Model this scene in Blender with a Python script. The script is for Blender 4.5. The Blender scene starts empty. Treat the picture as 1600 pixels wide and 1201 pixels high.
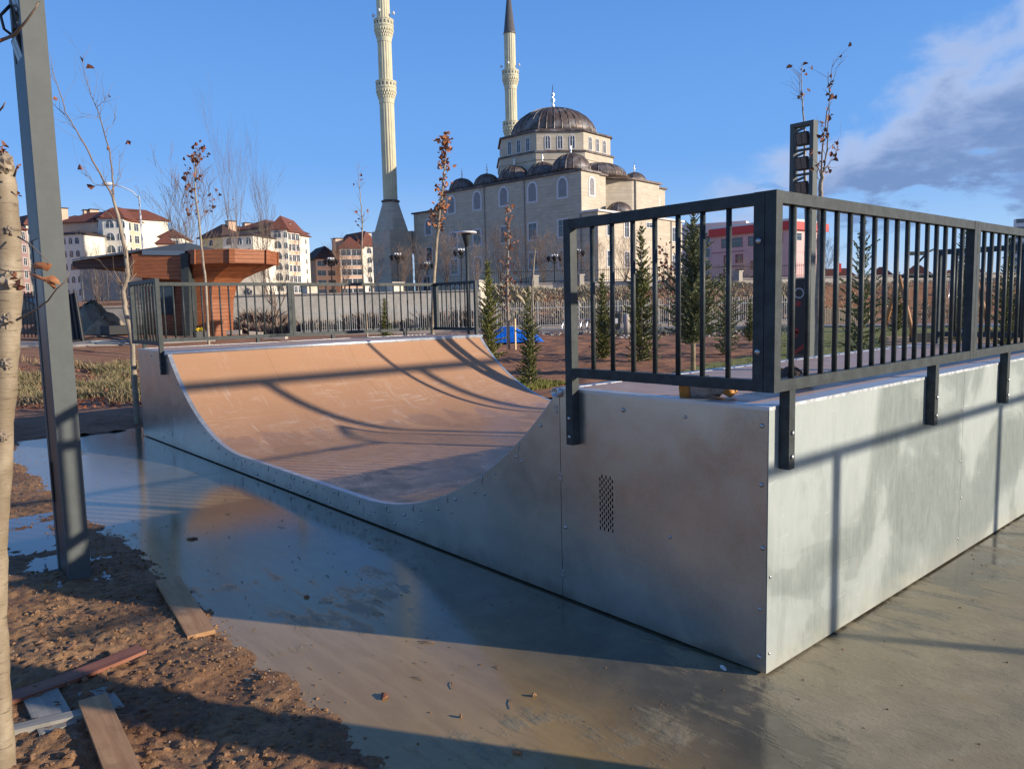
import bpy, math, random
from math import sin, cos, pi, radians, sqrt, atan2, exp
from mathutils import Vector, Matrix, noise
random.seed(7)
C = bpy.context.scene.collection
S = bpy.context.scene
# ---------------------------------------------------------------- camera, sky, sun
CAM = Vector((1.7075, -2.9309, 1.6563)); YAW, PIT, ROL, FPX = -0.85687, 0.10242, -0.023095, 1183.12
Fd = Vector((sin(YAW)*cos(PIT), cos(YAW)*cos(PIT), -sin(PIT)))
Rt = Vector((cos(YAW), -sin(YAW), 0)); Up = Rt.cross(Fd)
R2 = Rt*cos(ROL)+Up*sin(ROL); U2 = -Rt*sin(ROL)+Up*cos(ROL)
FW = Vector((Fd.x, Fd.y, 0)).normalized()
cd = bpy.data.cameras.new("camera"); cam = bpy.data.objects.new("camera", cd); C.objects.link(cam)
cam.matrix_world = Matrix(((R2.x, U2.x, -Fd.x, CAM.x), (R2.y, U2.y, -Fd.y, CAM.y), (R2.z, U2.z, -Fd.z, CAM.z), (0, 0, 0, 1)))
cd.sensor_fit = 'HORIZONTAL'; cd.sensor_width = 36; cd.lens = 36*FPX/1600; cd.clip_start = .05; cd.clip_end = 6000
S.camera = cam
SUN_AZ, SUN_EL = radians(32.8), radians(15.8)      # direction towards the sun, measured from +X to +Y
sl = bpy.data.lights.new("sun", 'SUN'); sl.energy = 5.0; sl.angle = radians(.55); sl.color = (1.0, .87, .70)
so = bpy.data.objects.new("sun", sl); C.objects.link(so)
sd = Vector((cos(SUN_AZ)*cos(SUN_EL), sin(SUN_AZ)*cos(SUN_EL), sin(SUN_EL)))
so.rotation_euler = sd.to_track_quat('Z', 'Y').to_euler()
W = bpy.data.worlds.new("World"); S.world = W; W.use_nodes = True
S.view_settings.view_transform = 'Standard'; S.view_settings.look = 'None'
S.view_settings.exposure = 0.34; S.view_settings.gamma = 1.0; S.view_settings.use_curve_mapping = False

def ray(px, py): return Fd + R2*((px-800)/FPX) - U2*((py-600.5)/FPX)
def at(px, py, d):
    r = ray(px, py); return CAM + r*(d/r.dot(FW))
def gz(px, py, z=0.0):
    r = ray(px, py); return CAM + r*((z-CAM.z)/r.z)

class N:                                     # small node-graph helper
    def __init__(s, tree): s.t = tree
    def n(s, ty, ins=None, **kw):
        nd = s.t.nodes.new(ty)
        for k, v in kw.items(): setattr(nd, k, v)
        for k, v in (ins or {}).items():
            if isinstance(v, bpy.types.NodeSocket): s.t.links.new(v, nd.inputs[k])
            else: nd.inputs[k].default_value = v
        return nd
    def math(s, op, a, b=0.0, c=None, clamp=False):
        nd = s.t.nodes.new('ShaderNodeMath'); nd.operation = op; nd.use_clamp = clamp
        for i, v in enumerate((a, b, c)):
            if v is None: continue
            if isinstance(v, bpy.types.NodeSocket): s.t.links.new(v, nd.inputs[i])
            else: nd.inputs[i].default_value = v
        return nd.outputs[0]
    def ramp(s, fac, lo, hi, a=0.0, b=1.0):
        nd = s.n('ShaderNodeMapRange', {0: fac, 1: lo, 2: hi, 3: a, 4: b}); nd.interpolation_type = 'SMOOTHSTEP'; return nd.outputs[0]
    def mix(s, f, a, b, mode='MIX'):
        nd = s.t.nodes.new('ShaderNodeMix'); nd.data_type = 'RGBA'; nd.blend_type = mode
        for i, v in ((0, f), (6, a), (7, b)):
            if isinstance(v, bpy.types.NodeSocket): s.t.links.new(v, nd.inputs[i])
            elif i == 0: nd.inputs[0].default_value = v
            else: nd.inputs[i].default_value = (*v[:3], 1)
        return nd.outputs[2]
    def noise(s, vec, scale, detail=4, rough=.55, dist=0.0):
        return s.n('ShaderNodeTexNoise', {'Vector': vec, 'Scale': scale, 'Detail': detail, 'Roughness': rough, 'Distortion': dist}).outputs[0]
    def scale(s, vec, sc, loc=(0, 0, 0), rot=(0, 0, 0)):
        return s.n('ShaderNodeMapping', {'Vector': vec, 'Scale': sc, 'Location': loc, 'Rotation': rot}).outputs[0]

def world():
    g = N(W.node_tree); W.node_tree.nodes.clear()
    out = g.n('ShaderNodeOutputWorld'); bg = g.n('ShaderNodeBackground', {'Strength': .12})
    W.node_tree.links.new(bg.outputs[0], out.inputs[0])
    sky = g.n('ShaderNodeTexSky', sky_type='NISHITA', sun_disc=False, sun_elevation=SUN_EL, sun_rotation=pi/2-SUN_AZ)
    sky.air_density = 1.0; sky.dust_density = .35; sky.ozone_density = 2.5; sky.altitude = 900
    d = g.n('ShaderNodeTexCoord').outputs['Generated']
    nd = g.n('ShaderNodeVectorMath', {0: d}, operation='NORMALIZE').outputs[0]
    sep = g.n('ShaderNodeSeparateXYZ', {0: nd}); z = g.math('MAXIMUM', sep.outputs[2], 0.0)
    # clear winter air: the model's yellow horizon is pulled to the pale blue of the photograph
    grad = g.mix(g.ramp(z, .0, .20), (3.0, 4.55, 6.5), (1.10, 2.75, 6.1))
    grad = g.mix(g.ramp(z, .15, .50), grad, (.58, 1.85, 4.95))
    # above the picture the sky deepens towards the zenith as a clear winter sky does
    grad = g.mix(g.ramp(z, .32, .95), grad, (.20, .50, 1.35))
    base = g.mix(.88, sky.outputs[0], grad)
    # one bank of cloud on the right: a wedge that opens to the right, its rim lit and its body grey-blue
    def halfspace(p, q, inside):
        n = ray(*p).cross(ray(*q)).normalized()
        if n.dot(ray(*inside)) < 0: n = -n
        return g.n('ShaderNodeVectorMath', {0: nd, 1: n}, operation='DOT_PRODUCT').outputs[1]
    s1 = halfspace((1610, -20), (1215, 262), (1600, 150)); s2 = halfspace((1600, 285), (1215, 330), (1600, 150))
    n2 = g.noise(g.scale(nd, (1, 1, 1.7), (1.3, .2, .8)), 7.5, 8, .56, .25)
    nf = g.noise(g.scale(nd, (1, 1, 2.6), (4.3, 1.2, 2.8)), 15.0, 7, .6, .2)
    wob = g.math('MULTIPLY', g.math('SUBTRACT', n2, .5), .24)
    a1 = g.math('ADD', s1, wob); a2 = g.math('ADD', s2, g.math('MULTIPLY', g.math('SUBTRACT', nf, .52), .30))
    dens = g.math('MINIMUM', a1, g.math('ADD', a2, .02))
    cov = g.math('MULTIPLY', g.ramp(dens, -.012, .045), g.ramp(z, .03, .10))
    core = g.math('MULTIPLY', g.ramp(a1, .015, .085), g.ramp(nf, .28, .60, .55, 1.0), clamp=True)
    ccol = g.mix(core, (3.1, 3.85, 5.6), (1.2, 1.92, 3.65))
    # thin streaks under the bank and pale low puffs on the horizon
    n3 = g.noise(g.scale(nd, (1, 1, 3.2), (.3, 5.2, 2.2)), 7.0, 6, .55, .2)
    rgt = g.n('ShaderNodeVectorMath', {0: nd, 1: Rt}, operation='DOT_PRODUCT').outputs[1]
    st = g.math('MULTIPLY', g.math('MULTIPLY', g.ramp(n3, .50, .60), g.ramp(rgt, .22, .40)), g.math('MULTIPLY', g.ramp(z, .04, .09), g.ramp(z, .19, .13)))
    low = g.math('MULTIPLY', g.ramp(g.math('SUBTRACT', n3, g.math('MULTIPLY', z, 1.0)), .38, .60), g.ramp(z, .16, .03))
    c1 = g.mix(g.math('MULTIPLY', low, .45), base, (3.7, 4.4, 5.7))
    c1 = g.mix(g.math('MULTIPLY', st, .65), c1, (1.15, 1.8, 3.7))
    c2 = g.mix(g.math('MULTIPLY', cov, .93), c1, ccol)
    W.node_tree.links.new(c2, bg.inputs[0])
world()

# ---------------------------------------------------------------- materials
MATS = {}
def mat(name, fn=None, col=(.5, .5, .5), rough=.6, metal=0.0, var=.0, vscale=5.0, bump=.0, bscale=40.0, spec=.5):
    if name in MATS: return MATS[name]
    m = bpy.data.materials.new(name); m.use_nodes = True; MATS[name] = m
    t = m.node_tree; g = N(t); b = t.nodes['Principled BSDF']
    b.inputs['Roughness'].default_value = rough; b.inputs['Metallic'].default_value = metal
    b.inputs['Specular IOR Level'].default_value = spec
    P = g.n('ShaderNodeNewGeometry').outputs['Position']
    b.inputs['Base Color'].default_value = (*col, 1)
    if var > 0:
        f = g.noise(P, vscale, 6, .6)
        f2 = g.noise(P, vscale*7.3, 4, .6)
        k = g.math('ADD', g.math('MULTIPLY', f, .65), g.math('MULTIPLY', f2, .35))
        c = g.mix(g.ramp(k, .33, .67), tuple(x*(1-var) for x in col), tuple(min(1, x*(1+var)) for x in col))
        t.links.new(c, b.inputs['Base Color'])
        t.links.new(g.ramp(f2, .3, .7, max(.04, rough-.08), min(1, rough+.1)), b.inputs['Roughness'])
    if bump > 0:
        f = g.noise(P, bscale, 4, .6)
        bn = g.n('ShaderNodeBump', {'Height': f, 'Strength': 1.0, 'Distance': bump}); t.links.new(bn.outputs[0], b.inputs['Normal'])
    if fn: fn(g, b, P, t)
    return m

def f_slab(g, b, P, t):
    sep = g.n('ShaderNodeSeparateXYZ', {0: P}); X, Y = sep.outputs[0], sep.outputs[1]
    n1 = g.noise(P, .62, 5, .6, .5); n2 = g.noise(P, 3.4, 7, .68, .3); n3 = g.noise(P, 46, 6, .72)
    n4 = g.noise(g.scale(P, (2.2, 13, 1), rot=(0, 0, -.30)), 1.0, 7, .68, .6)      # float marks in the finish
    n5 = g.noise(g.scale(P, (6, 34, 1), rot=(0, 0, .15)), 1.0, 6, .7, .9)
    pos = g.ramp(X, 1.7, -1.7, -.15, .17)
    w = g.math('ADD', g.math('ADD', n1, pos), g.math('ADD', g.math('MULTIPLY', g.math('SUBTRACT', n2, .5), .42), g.math('MULTIPLY', g.math('SUBTRACT', n4, .5), .30)))
    wet = g.ramp(w, .45, .55)
    mud = g.ramp(g.math('ADD', Y, g.math('MULTIPLY', n1, 1.0)), .15, -.62)
    mud = g.math('MULTIPLY', mud, g.ramp(X, -6.0, -3.2, .35, 1.0))
    spk = g.ramp(n3, .60, .67); pale = g.ramp(n3, .42, .34); strk = g.ramp(n5, .60, .70)
    dry = g.mix(g.ramp(n2, .3, .7), (.225, .190, .120), (.355, .305, .205))
    dry = g.mix(g.ramp(n4, .50, .70, 0, .28), dry, (.16, .135, .09))
    dry = g.mix(g.math('MULTIPLY', spk, .6), dry, (.06, .045, .03))
    dry = g.mix(g.math('MULTIPLY', pale, .35), dry, (.46, .42, .33))
    stain = g.ramp(g.noise(P, 1.7, 5, .6, .6), .50, .64)
    dry = g.mix(g.math('MULTIPLY', stain, .55), dry, (.28, .215, .125))
    wetc = g.mix(g.ramp(n2, .3, .7), (.075, .066, .045), (.135, .118, .080))
    silt = g.mix(g.ramp(n4, .35, .65), (.345, .222, .088), (.41, .275, .118))
    wetc = g.mix(g.math('MULTIPLY', mud, .9), wetc, silt)
    wetc = g.mix(g.math('MULTIPLY', strk, .22), wetc, (.075, .06, .045))
    wetc = g.mix(g.math('MULTIPLY', spk, g.math('SUBTRACT', .6, g.math('MULTIPLY', mud, .45))), wetc, (.045, .032, .022))
    t.links.new(g.mix(wet, dry, wetc), b.inputs['Base Color'])
    film = g.math('ADD', g.ramp(n3, .35, .7, .03, .13), g.math('ADD', g.math('MULTIPLY', strk, .12), g.math('MULTIPLY', mud, .08)))
    r = g.math('ADD', g.math('MULTIPLY', g.math('SUBTRACT', 1.0, wet), g.ramp(n2, .3, .7, .36, .66)), g.math('MULTIPLY', wet, film))
    t.links.new(r, b.inputs['Roughness'])
    b.inputs['Specular IOR Level'].default_value = .5
    rel = g.math('ADD', g.math('ADD', g.math('MULTIPLY', n3, .8), g.math('MULTIPLY', n5, .5)), g.math('MULTIPLY', n4, .35))
    h = g.math('MULTIPLY', rel, g.math('SUBTRACT', 1.0, g.math('MULTIPLY', wet, g.ramp(mud, 0, 1, .82, .96))))
    bn = g.n('ShaderNodeBump', {'Height': h, 'Strength': .8, 'Distance': .004}); t.links.new(bn.outputs[0], b.inputs['Normal'])
def f_soil(c1, c2, c3, wet=0.0):
    def f(g, b, P, t):
        n1 = g.noise(P, 1.1, 5, .6); n2 = g.noise(P, 14, 6, .7); n3 = g.noise(P, 75, 4, .7)
        c = g.mix(g.ramp(n1, .35, .65), c1, c2)
        c = g.mix(g.ramp(n2, .40, .70, 0, .8), c, c3)
        c = g.mix(g.ramp(n3, .60, .72, 0, .7), c, (.40, .33, .25))
        t.links.new(c, b.inputs['Base Color'])
        t.links.new(g.ramp(n2, .3, .7, .95-wet*.4, .75-wet*.35), b.inputs['Roughness'])
        h = g.math('ADD', n2, g.math('MULTIPLY', n3, .5))
        bn = g.n('ShaderNodeBump', {'Height': h, 'Strength': 1.0, 'Distance': .012}); t.links.new(bn.outputs[0], b.inputs['Normal'])
    return f
def f_galv(weather):
    def f(g, b, P, t):
        n1 = g.noise(P, 1.3, 5, .6, .4); n2 = g.noise(g.scale(P, (60, 60, 2.2)), 1.0, 4, .6)
        n3 = g.noise(g.scale(P, (1, 1, 1), rot=(.9, .3, .6)), 5, 6, .65, 1.2); v = g.n('ShaderNodeTexVoronoi', {'Vector': P, 'Scale': 55.0}).outputs[0]
        base = g.mix(g.ramp(n1, .35, .65), (.44, .435, .39), (.57, .56, .505))
        base = g.mix(g.ramp(v, .1, .7, 0, .22), base, (.62, .63, .62))
        scr = g.ramp(g.noise(g.scale(P, (3, 3, 38), rot=(.5, .4, .2)), 1.0, 3, .5, .8), .68, .71)
        base = g.mix(g.math('MULTIPLY', scr, .12), base, (.7, .7, .68))
        if weather:
            a = g.noise(g.scale(P, (1, .75, .8), (2.3, 4.4, 1.1)), 1.35, 4, .5, 1.0)
            a2 = g.noise(g.scale(P, (1, 1.2, .5), (7.3, .4, 3.1), (.5, 0, 0)), 2.1, 7, .62, .8)
            fine = g.noise(g.scale(P, (14, 14, 5)), 2.0, 7, .7, .4); drip = g.ramp(n2, .42, .72)
            base = g.mix(g.ramp(fine, .3, .7), (.215, .255, .245), (.285, .325, .312))
            c = g.mix(g.math('MULTIPLY', g.ramp(a, .40, .62), .50), base, (.39, .44, .435))       # soft bloom of white rust
            tide = g.math('MULTIPLY', g.ramp(a, .505, .515), g.ramp(a2, .35, .6))
            c = g.mix(g.math('MULTIPLY', tide, .26), c, (.455, .505, .505))
            c = g.mix(g.math('MULTIPLY', g.ramp(a2, .54, .68), .45), c, (.205, .245, .235))
            c = g.mix(g.math('MULTIPLY', drip, .28), c, (.40, .435, .42))
            scf = g.ramp(g.noise(g.scale(P, (5, 5, 60), rot=(.9, 0, 0)), 1.0, 4, .6, .8), .66, .70)
            c = g.mix(g.math('MULTIPLY', scf, .35), c, (.60, .62, .60))
            rs = g.math('MULTIPLY', g.ramp(g.noise(g.scale(P, (3, 18, 3.5), rot=(.35, 0, 0)), 1.0, 5, .6), .66, .74), g.ramp(a, .44, .52))
            c = g.mix(g.math('MULTIPLY', rs, .40), c, (.40, .27, .17))
            sz = g.n('ShaderNodeSeparateXYZ', {0: P}).outputs[2]
            foot = g.ramp(g.math('ADD', sz, g.math('MULTIPLY', n3, .30)), .32, .10)
            c = g.mix(g.math('MULTIPLY', foot, .6), c, (.43, .42, .35))
            t.links.new(c, b.inputs['Base Color'])
            t.links.new(g.ramp(a, .42, .60, .40, .60), b.inputs['Roughness']); b.inputs['Metallic'].default_value = .25
            bn = g.n('ShaderNodeBump', {'Height': g.noise(P, 1.6, 2), 'Strength': .4, 'Distance': .02}); t.links.new(bn.outputs[0], b.inputs['Normal'])
        else:
            sz = g.n('ShaderNodeSeparateXYZ', {0: P}).outputs[2]
            foot = g.ramp(g.math('ADD', sz, g.math('MULTIPLY', n3, .22)), .22, .06)
            base = g.mix(g.math('MULTIPLY', foot, .5), base, (.23, .18, .13))
            dr = g.ramp(n2, .62, .74); base = g.mix(g.math('MULTIPLY', dr, .28), base, (.66, .67, .66))
            t.links.new(base, b.inputs['Base Color'])
            t.links.new(g.ramp(n3, .3, .7, .29, .36), b.inputs['Roughness']); b.inputs['Metallic'].default_value = .92
            bn = g.n('ShaderNodeBump', {'Height': g.noise(P, 1.6, 2), 'Strength': .5, 'Distance': .02}); t.links.new(bn.outputs[0], b.inputs['Normal'])
    return f
def f_ply(dk, radd=0.0):
    def f(g, b, P, t):
        sep = g.n('ShaderNodeSeparateXYZ', {0: P})
        n1 = g.noise(P, .8, 5, .6, .3); n2 = g.noise(P, 6, 6, .65)
        s1 = g.ramp(g.noise(g.scale(P, (2.2, 30, 2.2), rot=(0, 0, .35)), 1.0, 5, .65, .6), .55, .66)
        s2 = g.ramp(g.noise(g.scale(P, (20, 2.0, 20), rot=(0, 0, .2)), 1.0, 5, .65, .8), .57, .67)
        msk = g.ramp(g.noise(P, 1.1, 4, .6), .36, .60)
        hz = g.ramp(sep.outputs[2], .95, .3, .25, 1.0)
        c = g.mix(g.ramp(n1, .3, .7), tuple(x*.9 for x in dk), dk)
        c = g.mix(g.ramp(n2, .35, .7, 0, .25), c, tuple(x*.8 for x in dk))
        s3 = g.ramp(g.noise(g.scale(P, (5, 1.2, 5), rot=(0, 0, -.5)), 2.0, 7, .7, 1.4), .56, .66)
        dust = g.math('MULTIPLY', g.math('MULTIPLY', g.math('MAXIMUM', g.math('MAXIMUM', s1, s2), g.math('MULTIPLY', s3, .6)), msk), hz)
        rnd_ = g.n('ShaderNodeObjectInfo').outputs['Random']
        c = g.mix(g.math('MULTIPLY', rnd_, .22), c, tuple(x*.80 for x in dk))
        c = g.mix(g.math('MULTIPLY', dust, .62), c, (.60, .50, .42))
        # damp low part of the bowl
        wn = g.math('ADD', g.noise(g.scale(P, (1.0, 2.2, 1)), 1.1, 5, .6, .5), g.ramp(sep.outputs[2], .20, .42, .06, -.35))
        damp = g.ramp(wn, .50, .56)
        c = g.mix(g.math('MULTIPLY', damp, .40), c, (.22, .125, .085))
        t.links.new(c, b.inputs['Base Color'])
        r = g.math('SUBTRACT', g.ramp(n2, .3, .7, .40+radd, .56+radd), g.math('MULTIPLY', damp, .16))
        t.links.new(r, b.inputs['Roughness'])
    return f
def f_wood(c1, c2, ax=(1, 14, 14)):
    def f(g, b, P, t):
        O = g.n('ShaderNodeTexCoord').outputs['Object']
        n1 = g.noise(g.scale(O, ax), 1.6, 5, .6, .5); n2 = g.noise(O, 9, 4, .6)
        c = g.mix(g.ramp(n1, .3, .7), c1, c2); c = g.mix(g.ramp(n2, .5, .75, 0, .45), c, tuple(x*.55 for x in c1))
        t.links.new(c, b.inputs['Base Color'])
        bn = g.n('ShaderNodeBump', {'Height': n1, 'Strength': .6, 'Distance': .003}); t.links.new(bn.outputs[0], b.inputs['Normal'])
    return f
def f_clad(c1, c2, pitch):                  # horizontal cladding boards with a groove between
    def f(g, b, P, t):
        z = g.n('ShaderNodeSeparateXYZ', {0: P}).outputs[2]
        q = g.math('DIVIDE', z, pitch); fr = g.math('FRACT', q); fl = g.math('FLOOR', q)
        gr = g.ramp(g.math('ABSOLUTE', g.math('SUBTRACT', fr, .5)), .44, .48)
        wn = g.n('ShaderNodeTexWhiteNoise', {'W': fl}, noise_dimensions='1D').outputs[0]
        n1 = g.noise(g.scale(P, (1.5, 1.5, 16)), 2.0, 5, .6, .3)
        c = g.mix(g.ramp(n1, .3, .7), c1, c2); c = g.mix(g.math('MULTIPLY', wn, .35), c, c1)
        c = g.mix(g.math('MULTIPLY', gr, .8), c, tuple(x*.25 for x in c1)); t.links.new(c, b.inputs['Base Color'])
        bn = g.n('ShaderNodeBump', {'Height': g.math('SUBTRACT', 1.0, gr), 'Strength': .7, 'Distance': .01}); t.links.new(bn.outputs[0], b.inputs['Normal'])
    return f
def f_stone(c1, c2, h=.45, w=.9):           # far ashlar facing, courses too fine to pick apart
    def f(g, b, P, t):
        sep = g.n('ShaderNodeSeparateXYZ', {0: P}); z = sep.outputs[2]
        u = g.math('ADD', sep.outputs[0], sep.outputs[1])
        q = g.math('DIVIDE', z, h); fl = g.math('FLOOR', q)
        sh = g.math('MULTIPLY', g.math('MODULO', fl, 2.0), .5)
        p2 = g.math('ADD', g.math('DIVIDE', u, w), sh)
        wn = g.n('ShaderNodeTexWhiteNoise', {'Vector': g.n('ShaderNodeCombineXYZ', {0: g.math('FLOOR', p2), 1: fl}).outputs[0]}, noise_dimensions='2D').outputs[0]
        jz = g.ramp(g.math('ABSOLUTE', g.math('SUBTRACT', g.math('FRACT', q), .5)), .44, .49)
        n1 = g.noise(P, .35, 5, .6)
        c = g.mix(g.math('ADD', g.math('MULTIPLY', wn, .55), g.math('MULTIPLY', n1, .4)), c1, c2)
        c = g.mix(g.math('MULTIPLY', g.ramp(g.noise(g.scale(P, (.25, .25, 5)), 1.0, 4, .6), .5, .66), .35), c, tuple(x*.72 for x in c1)); c = g.mix(g.math('MULTIPLY', jz, .42), c, tuple(x*.5 for x in c1)); t.links.new(c, b.inputs['Base Color'])
    return f
def f_lead(g, b, P, t):
    O = g.n('ShaderNodeTexCoord').outputs['Object']; sep = g.n('ShaderNodeSeparateXYZ', {0: O})
    ang = g.math('ARCTAN2', sep.outputs[1], sep.outputs[0])
    a = g.math('MULTIPLY', ang, 7.6)
    pn = g.noise(g.n('ShaderNodeCombineXYZ', {0: a, 1: g.math('MULTIPLY', sep.outputs[2], .55)}).outputs[0], 1.0, 5, .65, .3)
    c = g.mix(g.ramp(pn, .38, .62), (.06, .046, .042), (.155, .112, .095))
    c = g.mix(g.ramp(g.noise(O, .5, 5, .6), .52, .68, 0, .75), c, (.26, .25, .25)); t.links.new(c, b.inputs['Base Color'])
def f_roof(c1, c2, pitch=.35):
    def f(g, b, P, t):
        z = g.n('ShaderNodeSeparateXYZ', {0: P}).outputs[2]
        gr = g.ramp(g.math('ABSOLUTE', g.math('SUBTRACT', g.math('FRACT', g.math('DIVIDE', z, pitch)), .5)), .3, .5)
        c = g.mix(g.noise(P, 1.2, 5, .6), c1, c2); c = g.mix(g.math('MULTIPLY', gr, .4), c, tuple(x*.4 for x in c1)); t.links.new(c, b.inputs['Base Color'])
    return f
def f_bark(c1, c2, c3):
    def f(g, b, P, t):
        O = g.n('ShaderNodeTexCoord').outputs['Object']
        n1 = g.noise(g.scale(O, (1, 1, 7)), 14, 6, .7, .4); n2 = g.noise(O, 5, 5, .6)
        lent = g.ramp(g.noise(g.scale(O, (10, 10, 90)), 1.0, 4, .6), .60, .68)
        c = g.mix(g.ramp(n2, .35, .65), c1, c2); c = g.mix(g.math('MULTIPLY', lent, .7), c, c3); c = g.mix(g.ramp(n1, .6, .75, 0, .6), c, c3)
        t.links.new(c, b.inputs['Base Color'])
        bn = g.n('ShaderNodeBump', {'Height': g.math('ADD', n1, n2), 'Strength': .8, 'Distance': .004}); t.links.new(bn.outputs[0], b.inputs['Normal'])
    return f
def f_leaf(c1, c2):
    def f(g, b, P, t):
        c = g.mix(g.ramp(g.noise(P, 23, 3, .6), .3, .7), c1, c2); t.links.new(c, b.inputs['Base Color'])
    return f

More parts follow.
